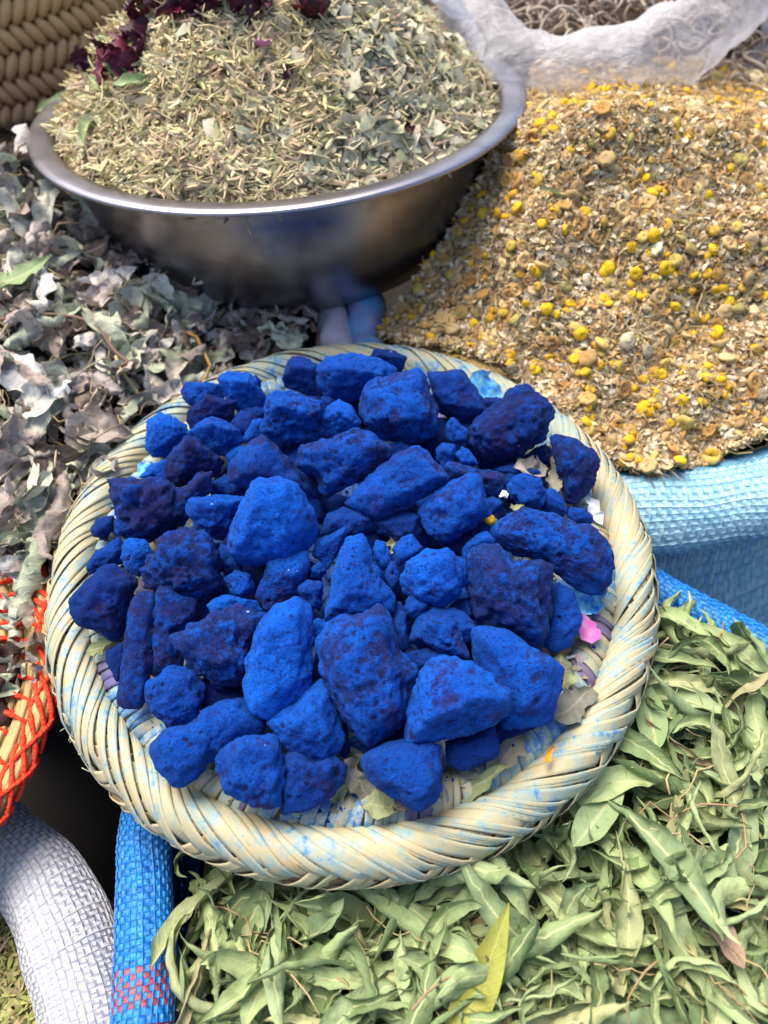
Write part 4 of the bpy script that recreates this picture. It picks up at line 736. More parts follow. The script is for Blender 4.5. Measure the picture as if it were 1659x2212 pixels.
for i in range(len(Pc)):
    s = rnd.uniform(.5, .98) if i % 5 < 2 else rnd.uniform(.7, 1.15)
    if i % 5 < 2 and nY < 175:
        nY += 1; place_obj('yellow_chamomile_head', hme['y'][i % 6], Pc[i], Rc[i], s * .98, label=('large' if s > .76 else 'small') + ' yellow domed chamomile head ' + near(Pc[i], CH_MARKS), cat='flower head', group='yellow chamomile heads in the golden heap')
    elif nT < 250:
        nT += 1; k = 't' if i % 3 else 'b'; place_obj('tan_chamomile_head', hme[k][i % 6], Pc[i], Rc[i], s * 1.12, label=('flat tan' if k == 't' else 'rounded brown') + ' chamomile head ' + near(Pc[i], CH_MARKS), cat='flower head', group='tan chamomile heads in the golden heap')
for (u, v, s, lb) in [(1395, 882, 1.25, 'big round yellow chamomile head right of the tray, above the light blue sack'), (1411, 584, 1.3, 'big yellow chamomile head in the middle right of the golden heap'), (1527, 720, 1.35, 'large flat tan chamomile disc with rayed rim, right side of the golden heap'), (1245, 222, 1.05, 'yellow chamomile head near the very top left of the golden heap')]:
    put('chamomile_head', hme['t' if 'tan' in lb else 'y'][1], u, v, .002, s, 5, lb, 'flower head', heap=CH, tilt=.25)
V, F, uv = leaf(.045, .0042, .8, .5, 1.4, .8, .1, 18, 7, 3); put('green_leaf', mesh('green_leaf', V, F, GRNP, uv), 1230, 415, .004, 1, 6, 'narrow curled pale green leaf lying on the golden chamomile heap', 'leaf', heap=CH, tilt=.15, head=.55)
V, F, uv = leaf(.014, .0035, 1.5, .2, .8, .5, .4, 10, 5, 3); put('orange_petal', mesh('orange_petal', V, F, ORNG, uv), 1015, 533, .002, 1, 6, 'bright orange marigold petal at the left slope of the chamomile heap', 'petal', heap=CH, head=.1)
def octa(s, seed):
    r = np.random.default_rng(seed); V = np.array([[1, 0, 0], [-1, 0, 0], [0, 1, 0], [0, -1, 0], [0, 0, 1], [0, 0, -1.0]]) * r.uniform(.5, 1.2, (6, 1)) * s * r.uniform(.5, 1.2, 3)
    return V, np.array([[0, 2, 4], [2, 1, 4], [1, 3, 4], [3, 0, 4], [2, 0, 5], [1, 2, 5], [3, 1, 5], [0, 3, 5]]), np.zeros((6, 2))
octs = [octa(.0019, k) for k in range(10)]
pets = [leaf(rnd.uniform(.005, .0095), rnd.uniform(.0014, .0027), rnd.uniform(-2.5, 2.5), 0, rnd.uniform(-1.5, 1.5), rnd.uniform(-1, 1), .3, 5, 3, k, 'oval', .0003) for k in range(12)]
def twig(L, r_, bend, seed, seg=4, n=6):
    r = np.random.default_rng(seed); t = np.linspace(-.5, .5, n); P = np.stack([t * L, bend * L * (t * t) + .04 * L * r.normal(0, 1, n), .05 * L * r.normal(0, 1, n)], 1); return tube(P, r_ * np.linspace(1, .6, n), seg)
twigs = [twig(rnd.uniform(.010, .030), rnd.uniform(.00022, .0004), rnd.uniform(-.8, .8), k) for k in range(12)]
def keepout(xy):
    ok_, *_q = on_screen(np.c_[xy, CH.z(xy)], 160); return (np.hypot(xy[:, 0], xy[:, 1]) > .149) & ok_
P, Rm = CH.place(62000, rr, (-.001, .003), .7, keepout); V, F, uv = scatter(octs, P, Rm, rr.uniform(.4, 1.25, len(P)))
chf = link('chamomile_crumbs', mesh('chamomile_crumbs', V, F, CRUMB, uv, smooth=False), label='golden brown crumbs of dried chamomile making up the big heap at the right', cat='dried flowers', kind='stuff')
link('heap_core', CH.core(.004, CORE_Y, 'chamomile_core', 120), chf, kind='stuff')
P, Rm = CH.place(52000, rr, (-.0024, .0012), .7, keepout); V, F, uv = scatter(pets, P, Rm, rr.uniform(.45, 1.2, len(P)))
link('chamomile_petals', mesh('chamomile_petals', V, F, PETAL, uv), label='cream dried petals strewn all through the golden chamomile heap', cat='dried flowers', kind='stuff')
P, Rm = CH.place(4500, rr, (-.003, .001), .35, keepout); V, F, uv = scatter(twigs, P, Rm, rr.uniform(.5, 1.2, len(P)))
link('chamomile_stems', mesh('chamomile_stems', V, F, TWIG, uv), label='thin dry stems scattered over the golden chamomile heap', cat='dried flowers', kind='stuff')
far = []
P, Rm = CH.place(3400, rr, (-.0022, .001), .6, keepout)
for q, k in enumerate('ytb'):
    I = [slice(0, 420), slice(420, 420 + (len(P) - 420) * 2 // 3), slice(420 + (len(P) - 420) * 2 // 3, len(P))][q]; V, F, uv = scatter([(a[0], a[1], a[2]) for a in heads[k]], P[I], Rm[I], rr.uniform(.55, .95, len(P[I])))
    link('small_flower_heads', mesh('small_flower_heads', V, F, [YEL, TAN, CRUMB][q], uv), label=['small yellow chamomile heads half buried in the golden heap', 'small tan chamomile heads half buried in the golden heap', 'small brown chamomile heads half buried in the golden heap'][q], cat='dried flowers', kind='stuff')

# ------------------------------------------------------------------ heap of green leaves
GH = Heap([(400, 1900, -.048), (600, 1980, -.032), (900, 1960, -.028), (1150, 1850, -.026), (1350, 1650, -.024), (1440, 1450, -.028), (1600, 1480, -.022), (1650, 1700, -.005), (1500, 1900, -.004), (1300, 2050, -.006), (1000, 2150, -.012), (600, 2180, -.020), (380, 2150, -.030), (1200, 1700, -.034), (700, 1700, -.050), (1650, 2100, .006), (1500, 2400, -.01), (500, 2500, -.03), (1000, 2600, -.02), (1900, 1800, -.005), (1480, 1340, -.036)],
          [(410, 1780, -.05), (405, 1950, -.04), (400, 2120, -.035), (395, 2400, -.035), (400, 2750, -.03), (1200, 2800, -.02), (2150, 2500, -.01), (2200, 1800, -.01), (1900, 1600, -.03), (1650, 1450, -.035), (1530, 1380, -.035), (1440, 1330, -.035), (1300, 1320, -.04), (1200, 1500, -.04), (900, 1650, -.045), (500, 1650, -.05)], 2.4, .006, 22, 9)
gl = []; gls = []
for k in range(34):
    L = rnd.uniform(.034, .070); cu = rnd.choice([rnd.uniform(-.9, .9), rnd.uniform(-2.4, 2.4), rnd.uniform(1.8, 3.8)])
    fo1 = rnd.choice([-1, 1, 1]) * rnd.uniform(1.0, 3.0); gls.append((abs(fo1), L))
    gl.append(leaf(L, L * rnd.uniform(.085, .135), cu, rnd.uniform(-2.2, 2.2), fo1, rnd.uniform(-1.4, 1.4), rnd.uniform(.05, .18), 26, 9, 200 + k, 'lance', .0010, rnd.uniform(-.9, .9), 0))
glm = [mesh('green_leaf', V, F, GREEN, uv) for V, F, uv in gl]
rr = np.random.default_rng(33)
tr = lambda xy: np.hypot(xy[:, 0], xy[:, 1]) > .150
P, Rm = GH.place(560, rr, (-.006, .004), .42, tr); ok, u_, v_, D_ = on_screen(P, 30); I = np.where(ok)[0][:296]; hid = [i for i in range(len(P)) if i not in set(I)]
for i in I:
    fo_, ln_ = gls[i % 34]; lbl = ('long ' if ln_ > .056 else 'short ') + ('tightly rolled' if fo_ > 1.9 else 'half curled' if fo_ > 1.1 else 'open') + ' green leaf ' + near(P[i], GREEN_MARKS)
    place_obj('green_leaf', glm[i % 34], P[i], Rm[i], rnd.uniform(.8, 1.15), label=lbl, cat='leaf', group='curled pale green leaves of the heap in front of the tray')
small = [leaf(.024 * rnd.uniform(.5, 1.2), .0042, rnd.uniform(-2, 2), rnd.uniform(-1, 1), rnd.uniform(-1.5, 1.5), rnd.uniform(-1, 1), .2, 9, 5, 400 + k, 'lance', .001, 0, .15) for k in range(14)]
P2, R2 = GH.place(2300, rr, (.005, .020), .55); V, F, uv = scatter(small + [gl[i] for i in range(0, 12, 3)], P2, R2, rr.uniform(.7, 1.15, len(P2)))
lt = link('green_leaf_litter', mesh('green_leaf_litter', V, F, GREEN, uv), label='smaller broken green leaves deep in the leaf heap in front of the tray', cat='dried leaves', kind='stuff')
link('heap_core', GH.core(.018, SHADE_CORE_G, 'leaf_heap_core', 70), lt, kind='stuff')
gtw = [twig(rnd.uniform(.02, .05), .0005, rnd.uniform(-1, 1), 80 + k, 5, 8) for k in range(8)]
P, Rm = GH.place(150, rr, (-.006, .004), .3, tr); V, F, uv = scatter(gtw, P, Rm, rr.uniform(.6, 1.1, len(P)))
link('leaf_stems', mesh('leaf_stems', V, F, TWIG, uv), label='thin pale stems among the green leaves', cat='dried leaves', kind='stuff')
YLEAF = m_leaf('yellowing_leaf', [(0, (.33, .36, .08)), (1, (.38, .38, .07))], (.45, .47, .15), .03, .8, trans=.25); RLEAF = m_leaf('rosy_leaf', [(0, (.42, .26, .19)), (1, (.40, .24, .18))], (.45, .38, .24), .04, .8)
for (u, v, L, W, h, mt, lb) in [(1040, 2110, .055, .0085, 1.05, YLEAF, 'broad yellowing leaf at the bottom edge, the yellowest of the green heap'), (1475, 1390, .001, .001, 0, None, ''), (1550, 2000, .030, .006, 2.0, RLEAF, 'small rosy tipped leaf standing in the green heap at lower right'), (1300, 1745, .045, .0085, .9, None, 'smooth flat green leaf with a clear midrib just outside the right front of the tray'), (1400, 1530, .040, .008, 1.6, None, 'flat oval green leaf lying against the right side of the tray rim')]:
    if L < .01: continue
    V, F, uv = leaf(L, W, .3, .2, .5, .2, .12, 20, 7, int(u)); put('green_leaf', mesh('green_leaf', V, F, mt or GRNP, uv), u, v, .006, 1, int(v), lb, 'leaf', heap=GH, tilt=.2, head=h)

# ------------------------------------------------------------------ heap of grey leaves
KH = Heap([(0, 380, .055), (100, 440, .045), (0, 600, .035), (250, 620, .020), (450, 680, .0), (700, 690, -.012), (0, 900, .012), (300, 850, .0), (150, 1100, -.006), (0, 1150, .0), (40, 1240, -.012), (400, 800, -.006), (550, 760, -.014), (330, 560, .012), (-150, 700, .03), (-150, 1100, .0), (-200, 300, .05), (500, 560, -.010), (700, 560, -.03), (600, 900, -.035)],
          [(60, 330, .05), (160, 400, .04), (260, 470, .03), (380, 560, .0), (560, 620, -.02), (655, 625, -.02), (680, 700, -.02), (640, 780, -.03), (500, 900, -.03), (250, 1130, -.02), (120, 1330, -.02), (60, 1260, -.02), (-60, 1240, -.02), (-400, 1300, -.01), (-450, 300, .05), (-100, 280, .06)], 2.6, .008, 24, 14)
kl = []; len_ = []
for k in range(26):
    L = rnd.uniform(.024, .054); len_.append(L); kl.append(leaf(L, L * rnd.uniform(.17, .30), rnd.uniform(-2.4, 2.4), rnd.uniform(-.8, .8), rnd.choice([-1, 1]) * rnd.uniform(.5, 1.9), rnd.uniform(-1.3, 1.3), rnd.uniform(.08, .28), 20, 11, 500 + k, 'oval', .0019, rnd.uniform(-1, 1), .06))
klm = [mesh('grey_leaf', V, F, GREY, uv) for V, F, uv in kl]
rr = np.random.default_rng(55); bowlout = lambda xy: (np.hypot(xy[:, 0] - BC[0], xy[:, 1] - BC[1]) > .125) & (np.hypot(xy[:, 0], xy[:, 1]) > .152)
P, Rm = KH.place(900, rr, (-.007, .002), .34, bowlout); ok, u_, v_, D_ = on_screen(P, 30); I = np.where(ok)[0][:296]
for i in I: place_obj('grey_leaf', klm[i % 26], P[i], Rm[i], rnd.uniform(.6, 1.05), label=('big ' if len_[i % 26] > .038 else 'small ') + 'crumpled grey brown leaf ' + near(P[i], GREY_MARKS), cat='leaf', group='crumpled grey leaves of the heap left of the tray')
ks = [leaf(.016 * rnd.uniform(.5, 1.2), .0042, rnd.uniform(-2, 2), rnd.uniform(-1, 1), rnd.uniform(-1.5, 1.5), rnd.uniform(-1, 1), .3, 7, 5, 600 + k, 'oval', .0015, 0, .2) for k in range(16)]
P2, R2 = KH.place(3000, rr, (.004, .020), .6, bowlout); V, F, uv = scatter(ks, P2, R2, rr.uniform(.5, 1.15, len(P2)))
lt = link('grey_leaf_litter', mesh('grey_leaf_litter', V, F, GREY, uv), label='small broken grey brown leaf bits filling the heap left of the tray', cat='dried leaves', kind='stuff')
link('heap_core', KH.core(.022, SHADE_CORE_K, 'grey_heap_core', 70), lt, kind='stuff')
P, Rm = KH.place(260, rr, (-.007, .004), .3, bowlout); V, F, uv = scatter([twig(rnd.uniform(.02, .05), .0006, rnd.uniform(-1, 1), 180 + k, 5, 8) for k in range(8)], P, Rm, rr.uniform(.5, 1.1, len(P)))
link('grey_heap_stems', mesh('grey_heap_stems', V, F, TWIG, uv), label='brown stems among the crumpled grey leaves', cat='dried leaves', kind='stuff')
WHITE = m_plain('white_petal', (.72, .72, .74), .7, 120, .5, (.5, .52, .5)); ORTW = m_plain('orange_twig', (.48, .26, .09), .6, 300)
def crumple(L, W, seed, amt=.003): return leaf(L, W, rnd.uniform(-1.5, 1.5), .2, .8, .4, .5, 14, 9, seed, 'oval', amt, 0, .15)
for (u, v, L, W, lb) in [(72, 718, .020, .008, 'crumpled pure white dried flower at the left of the grey leaf heap'), (118, 830, .026, .010, 'large whitish crumpled leaf below the white flower'), (265, 570, .030, .010, 'pale lilac grey torn leaf near the foot of the bowl'), (60, 450, .034, .011, 'broad pale grey torn leaf by the left side of the bowl'), (215, 640, .028, .008, 'whitish green leaf in the upper grey heap'), (225, 1010, .022, .009, 'pale grey leaf near the left rim of the tray')]:
    V, F, uv = crumple(L, W, int(u)); put('pale_leaf', mesh('pale_leaf', V, F, WHITE if 'white' in lb and 'green' not in lb else GREY, uv), u, v, .006, 1, int(v), lb, 'dried flower' if 'flower' in lb else 'leaf', heap=KH, tilt=.25)
V, F, uv = leaf(.045, .008, .5, .3, .6, .5, .2, 18, 7, 9); put('pale_green_leaf', mesh('pale_green_leaf', V, F, GRNP, uv), 40, 590, .008, 1, 4, 'fresh looking light green leaf at the left picture edge', 'leaf', heap=KH, tilt=.2, head=.5)
def heaptube(name, pts, heap, r_, mat, lb, cat, lift=.008, n=24):
    Q = []
    for u, v, dz in pts:
        p = at(u, v, 0.0)
        for _ in range(6): p = at(u, v, float(heap.z(p[None, :2])[0]) + lift + dz)
        Q.append(p)
    V, F, uv = tube(spline(Q, n) if len(Q) > 3 else np.array(Q), r_, 7); c = V.mean(0); o = link(name, mesh(name, V - c, F, mat, uv), label=lb, cat=cat); o.location = c
heaptube('bent_twig', [(386, 711, 0), (425, 728, 0), (455, 790, .001), (435, 835, 0)], KH, .0011, ORTW, 'bent orange brown straw lying above the left of the tray rim', 'straw', n=4)
heaptube('herb_stalk', [(250, 770, 0), (262, 800, .002), (285, 830, .001), (298, 850, 0)], KH, .0010, TWIG, 'pale curved stem pointing at the tray from the grey heap', 'stem')
heaptube('herb_twig', [(0, 690, 0), (120, 680, .002), (200, 700, .002), (250, 760, .001), (290, 790, 0)], KH, .0011, m_plain('brown_twig', (.20, .12, .09), .7, 200), 'long brown branching stem crossing the grey heap', 'stem')
heaptube('herb_stalk', [(385, 520, 0), (360, 560, 0), (342, 590, 0)], KH, .0009, m_plain('green_twig', (.26, .28, .16), .7, 200), 'short grey green stalk sticking up in front of the bowl', 'stem', .012)

# ------------------------------------------------------------------ woven plastic sacks
def sack_surface(path, frames_out, profile):
    """path (n,3); outward horizontal direction per path point; profile (m,2) = (outward, up)"""
    return path[:, None] + frames_out[:, None] * profile[None, :, 0, None] + np.array([0, 0, 1.0]) * profile[None, :, 1, None]
def weave(parent, S, nl, nx, matL, matX, amp=.00028, name='tape', seed=0, cut=None):
    """nl tapes run along the path, nx tapes run across it"""
    G = resample(resample(S, nx * 2 + 1, 0), nl * 2 + 1, 1); r = np.random.default_rng(seed)
    du = np.gradient(G, axis=0); dv = np.gradient(G, axis=1); N = nrm(np.cross(du, dv)); 
    for j in range(nl):      # along
        c = 2 * j + 1; P = G[:, c]; n = N[:, c]; i = np.arange(len(P)); o = np.where(i % 2 == 1, np.where((i // 2 + j) % 2 == 0, 1, -1), 0) * amp
        Q = resample(np.concatenate([P + n * (o * (1 + .3 * r.normal(0, 1, len(o))))[:, None]], 0), (len(P) - 1) * 2 + 1); n2 = resample(n, len(Q)); w = np.linalg.norm(G[:, c + 1] - G[:, c - 1], axis=1) * .5 * .99
        V, F, uv = strip(Q, n2, resample(w[:, None], len(Q))[:, 0], crown=amp * .5, thick=amp * .3, nc=3, tilt=r.normal(0, .07)); uv[:, 0] = uv[:, 0] * .98 + j * 3; uv[:, 1] = np.repeat(np.arange(len(Q)) / 4.0, 5)
        m_ = matL(j) if callable(matL) else matL; link('long_' + name, mesh('long_' + name, V, F, m_, uv), parent)
    for k in range(nx):
        c = 2 * k + 1; P = G[c]; n = N[c]; i = np.arange(len(P)); o = np.where(i % 2 == 1, np.where((i // 2 + k) % 2 == 1, 1, -1), 0) * amp
        Q = resample(P + n * (o * (1 + .3 * r.normal(0, 1, len(o))))[:, None], (len(P) - 1) * 2 + 1); n2 = resample(n, len(Q)); w = np.linalg.norm(G[c + 1] - G[c - 1], axis=1) * .5 * .99
        V, F, uv = strip(Q, n2, resample(w[:, None], len(Q))[:, 0], crown=amp * .5, thick=amp * .3, nc=3, tilt=r.normal(0, .07)); uv[:, 0] = uv[:, 0] * .98 + k * 3 + 500; uv[:, 1] = np.repeat(np.arange(len(Q)) / 4.0, 5)
        m_ = matX(k) if callable(matX) else matX; link('cross_' + name, mesh('cross_' + name, V, F, m_, uv), parent)
def outdirs(path, sgn):
    T = np.gradient(path, axis=0); T[:, 2] = 0; T = nrm(T); return np.stack([T[:, 1], -T[:, 0], 0 * T[:, 0]], 1) * sgn
def roll_profile(r_, body, inner=.55, n=26, bulge=1.0, flare=0.0):
    a = np.linspace(math.pi * (.45 + .8 * inner), -.55 * math.pi, n); pr = np.stack([r_ * np.cos(a) * bulge, r_ * np.sin(a)], 1)
    if body: 
        z = np.linspace(0, -body, 22)[1:]; e = pr[-1]; pr = np.vstack([pr, np.stack([e[0] + .004 * np.sin(z * 60) + flare * -z, e[1] + z], 1)])
    return pr
def lump(S, amp, sc, seed): 
    q = S.reshape(-1, 3); return (q + amp * np.stack([fbm(q * sc + 31 * k, 2, seed + k) for k in range(3)], 1)).reshape(S.shape)
LBLUE = m_tape('light_blue_tape', [(0, (.42, .76, .93)), (.35, (.50, .82, .95)), (.7, (.64, .89, .96)), (1, (.44, .78, .94))], 0.38, .42, .38, dirt=(.45, .52, .55))
BBLUE = m_tape('bright_blue_tape', [(0, (.010, .16, .58)), (.5, (.015, .22, .68)), (1, (.03, .30, .76))], .45, .33, .12, dirt=(.10, .25, .45))
REDT = m_tape('red_tape', [(0, (.42, .06, .09)), (.5, (.50, .10, .14)), (1, (.36, .05, .08))], .45, .4, .12)
WHT = m_tape('white_tape', [(0, (.60, .60, .66)), (.5, (.66, .66, .71)), (1, (.62, .62, .69))], 0.10, .45, .3, noise=60, dirt=(.42, .38, .36), dirta=.3)
DARKIN = m_plain('sack_inside', (.05, .07, .10), .8, 60)

# light blue sack holding the chamomile
sk = link('light_blue_sack', None, label='light blue woven plastic sack with rolled edge around the chamomile heap', cat='sack')
pth = spline([at(1150, 1085, -.044), at(1290, 1110, -.042), at(1420, 1104, -.038), at(1540, 1090, -.035), at(1660, 1066, -.032), at(1820, 1000, -.026), at(2050, 880, -.024), at(2300, 640, -.02)], 60)
S = sack_surface(pth, outdirs(pth, 1), roll_profile(.0255, .17, .55, bulge=1.05, flare=.45)); S = lump(S, .0028, 26, 3)
weave(sk, S, 58, 84, LBLUE, LBLUE, .00020, seed=1)
link('sack_lining', mesh('sack_lining', (S - 0).reshape(-1, 3) * 1.0 - np.cross(np.gradient(S, axis=0), np.gradient(S, axis=1)).reshape(-1, 3) * 0 + np.array([0, .0012, -.0004]), grid_faces(*S.shape[:2]), m_plain('blue_lining', (.10, .28, .42), .7, 60)), sk)
# bright blue sack holding the green leaves: its rolled edge shows right and at lower left
sk = link('bright_blue_sack', None, label='bright blue woven sack with red check band, rolled edge around the green leaves', cat='sack')
pth = spline([at(1240, 1200, -.062), at(1340, 1225, -.056), at(1440, 1292, -.050), at(1550, 1350, -.046), at(1660, 1415, -.042), at(1800, 1500, -.04), at(2050, 1700, -.04)], 50)
S = sack_surface(pth, outdirs(pth, -1), roll_profile(.0115, .14, .7)); S = lump(S, .0018, 30, 5); weave(sk, S[::-1], 46, 66, BBLUE, BBLUE, .00022, 'right_tape' if False else 'tape', seed=2)
pth = spline([at(345, 1640, -.052), at(325, 1760, -.050), at(311, 1850, -.048), at(308, 1960, -.046), at(310, 2090, -.044), at(306, 2220, -.042), at(298, 2420, -.042)], 50)
S = sack_surface(pth, outdirs(pth, 1), roll_profile(.0125, .16, .9, 30)); S = lump(S, .0016, 34, 7)
NX = 50
def xm(k): return REDT if k > NX * .655 and (k % 2 == 0 or k % 7 == 0) else BBLUE
weave(sk, S, 48, NX, lambda j: REDT if False else BBLUE, lambda k: REDT if k > NX * .66 and k < NX * .80 else (REDT if k > NX * .83 else BBLUE), .00022, seed=3)
# white sack at the lower left with olive herb inside
sk = link('white_sack', None, label='white woven plastic sack with thick rolled edge at the lower left corner', cat='sack')
pth = spline([at(-260, 1690, -.075), at(-120, 1735, -.072), at(-10, 1812, -.070), at(75, 1890, -.066), at(135, 1985, -.063), at(175, 2090, -.060), at(200, 2210, -.058), at(212, 2330, -.057), at(218, 2500, -.057)], 60)
S = sack_surface(pth, outdirs(pth, -1), roll_profile(.0190, .15, .9, 34)); S = lump(S, .0022, 24, 9); weave(sk, S[::-1], 60, 92, WHT, WHT, .00009, seed=4)
OH = Heap([(0, 1980, -.072), (60, 2100, -.068), (100, 2212, -.064), (-100, 2100, -.06), (0, 2212, -.060), (60, 2400, -.06), (-150, 1900, -.07)], [(-300, 1780, -.07), (-60, 1860, -.07), (40, 1960, -.07), (110, 2100, -.065), (150, 2212, -.06), (165, 2500, -.06), (-300, 2500, -.06)], 2.4, .004, 30, 3)
rr = np.random.default_rng(77); P, Rm = OH.place(6500, rr, (-.001, .003), .5); ol = [leaf(.0075 * rnd.uniform(.7, 1.3), .0011, rnd.uniform(-1.5, 1.5), 0, rnd.uniform(-1, 1), 0, .2, 6, 3, k) for k in range(10)]
V, F, uv = scatter(ol, P, Rm, rr.uniform(.6, 1.2, len(P))); th_ = link('thyme_leaves', mesh('thyme_leaves', V, F, OLIVE, uv), label='tiny olive green herb leaves inside the white sack', cat='dried herb', kind='stuff')
link('heap_core', OH.core(.003, SHADE_CORE_G, 'thyme_core', 50), th_, kind='stuff')
POD = m_plain('pale_pod', (.50, .40, .24), .8, 400, .4, (.36, .26, .12))
for (u, v, s, lb) in [(92, 2172, 1.0, 'fuzzy pale oval pod lying on the olive herb in the white sack'), (112, 2200, .7, 'smaller tan pod beside the fuzzy pale pod')]:
    V, F = ico(3); V = V * [.0085, .0042, .0036] * s * (1 + .06 * vnoise(V * 4, 3)[:, None]); put('seed_pod', mesh('seed_pod', V, F, POD), u, v, .003, 1, 8, lb, 'pod', heap=OH, tilt=.2, head=2.0)
V, F, uv = twig(.05, .0006, .3, 5, 5, 8); put('herb_stalk', mesh('herb_stalk', V, F, TWIG, uv), 55, 2050, .003, 1, 3, 'thin pale stem on the olive herb in the white sack', 'stem', heap=OH, tilt=.1, head=2.1)

# ------------------------------------------------------------------ reed basket with red yarn
REED = m_straw('reed', a=(.52, .32, .12), b=(.58, .40, .18), c=(.30, .16, .06), stainable=False)
m = M('red_yarn'); uvn = m.uv(); h = m.noise(m.mapping(uvn, (6, 900, 1)), 1, 2); YARN = (m.bump(h, .8, .0008), m.fin(m.mix(m.step(h, .4, .6), (.60, .03, .015), (.86, .09, .04)), .95, .05))[1]
rb = link('reed_basket', None, label='flat reed basket stitched with red yarn at the left edge', cat='basket')
e3 = [at(88, 1235, -.020), at(121, 1440, -.020), at(20, 1725, -.020)]
(x1, y1), (x2, y2), (x3, y3) = [p[:2] for p in e3]; A_ = np.array([[x2 - x1, y2 - y1], [x3 - x1, y3 - y1]]) * 2; bb = np.array([x2 ** 2 - x1 ** 2 + y2 ** 2 - y1 ** 2, x3 ** 2 - x1 ** 2 + y3 ** 2 - y1 ** 2]); cc = np.linalg.solve(A_, bb); RR = math.hypot(x1 - cc[0], y1 - cc[1])
print('reed basket', cc, RR)
rings = [(RR - .0035 - q * .0078, -.020 - .0016 * q - (.0 if q else .0006)) for q in range(6)]
for q, (rq, zq) in enumerate(rings):
    for w_ in range(5):
        a0 = 2 * math.pi * w_ / 5 + q; off = .0021; th = np.linspace(0, 2 * np.pi, 120); rb_ = rq + off * np.cos(a0 + .6 * np.sin(th * 3 + q)); zb = zq + off * np.sin(a0 + .6 * np.sin(th * 3 + q))
        V, F, uv = tube(np.stack([cc[0] + rb_ * np.cos(th), cc[1] + rb_ * np.sin(th), zb], 1), .0021 * (1 + .12 * np.sin(th * 23 + w_)), 7, False); uv[:, 0] += 3 * w_ + q; link('reed', mesh('reed', V, F, REED, uv), rb)
th = np.linspace(0, 2 * np.pi, 90); V = np.vstack([np.stack([cc[0] + rings[-1][0] * np.cos(th), cc[1] + rings[-1][0] * np.sin(th), 0 * th + rings[-1][1] - .003], 1), [[cc[0], cc[1], rings[-1][1] - .006]]]); F = np.stack([np.arange(89), np.arange(1, 90), np.full(89, 90)], 1)
link('basket_floor', mesh('basket_floor', V, F, m_plain('brown_bark', (.10, .055, .035), .9, 160, .7, bump=.8)), rb)
na = int(2 * math.pi * RR / .0105)
for k in range(na):
    a = 2 * math.pi * k / na
    if not (-1.9 < ((a + math.pi) % (2 * math.pi)) - math.pi < 1.7): continue
    for q in range(4):
        rq, zq = rings[q]; aa = a + .5 * (q % 2) * 2 * math.pi / na; n_ = 15; ps = np.linspace(-.6, 3.6, n_); span = 2 * .0044
        rc = rq - (.0039 if q else .0); rad = (.0082 if q else .0052); r2 = rc + rad * np.cos(ps) * (1.0); z2 = zq - .001 + .0052 * np.sin(ps)
        t2 = aa + (.0105 if q == 0 else .0035) / RR * (ps - 1.5) * .9 + .0008 / RR * math.sin(k * 3.1)
        if rnd.random() < .12: continue
        for y_ in range(1):
            V, F, uv = tube(np.stack([cc[0] + r2 * np.cos(t2 + y_ * .0016 / RR), cc[1] + r2 * np.sin(t2 + y_ * .0016 / RR), z2 + .0003 * y_], 1), .00125 * (1 + .2 * np.sin(ps * 5 + k)), 6); link('yarn_stitch', mesh('yarn_stitch', V, F, YARN, uv), rb)
        if q == 0 and k % 2:   # crossing stitch over the outer edge
            t3 = aa - (.0105) / RR * (ps - 1.5) * .9
            V, F, uv = tube(np.stack([cc[0] + (r2 + .0006) * np.cos(t3), cc[1] + (r2 + .0006) * np.sin(t3), z2 + .0005], 1), .0012, 6); link('yarn_stitch', mesh('yarn_stitch', V, F, YARN, uv), rb)
rr = np.random.default_rng(5)
for k, (u, v) in enumerate([(60, 1395), (30, 1440), (75, 1440), (15, 1300), (50, 1330), (10, 1480), (25, 1360)]):
    V, F, uv = crumple(.016, .006, 900 + k, .0035); put('leaf_crumb', mesh('leaf_crumb', V, F, GREY, uv), u, v, .0, 1, 20 + k, 'crumpled grey leaf bit lying on the red stitched basket', 'leaf', 'grey leaf bits on the red stitched basket', z=-.014)
V, F = ico(4); V = V * [.022, .03, .010] * (1 + .25 * fbm(V * 3, 4, 3)[:, None]); o = link('dark_root', mesh('dark_root', V, F, m_plain('dark_root_bark', (.07, .035, .03), .9, 250, .6, bump=.9)), label='dark brown wrinkled root lying in the red stitched basket', cat='root'); o.location = at(-75, 1500, -.018)

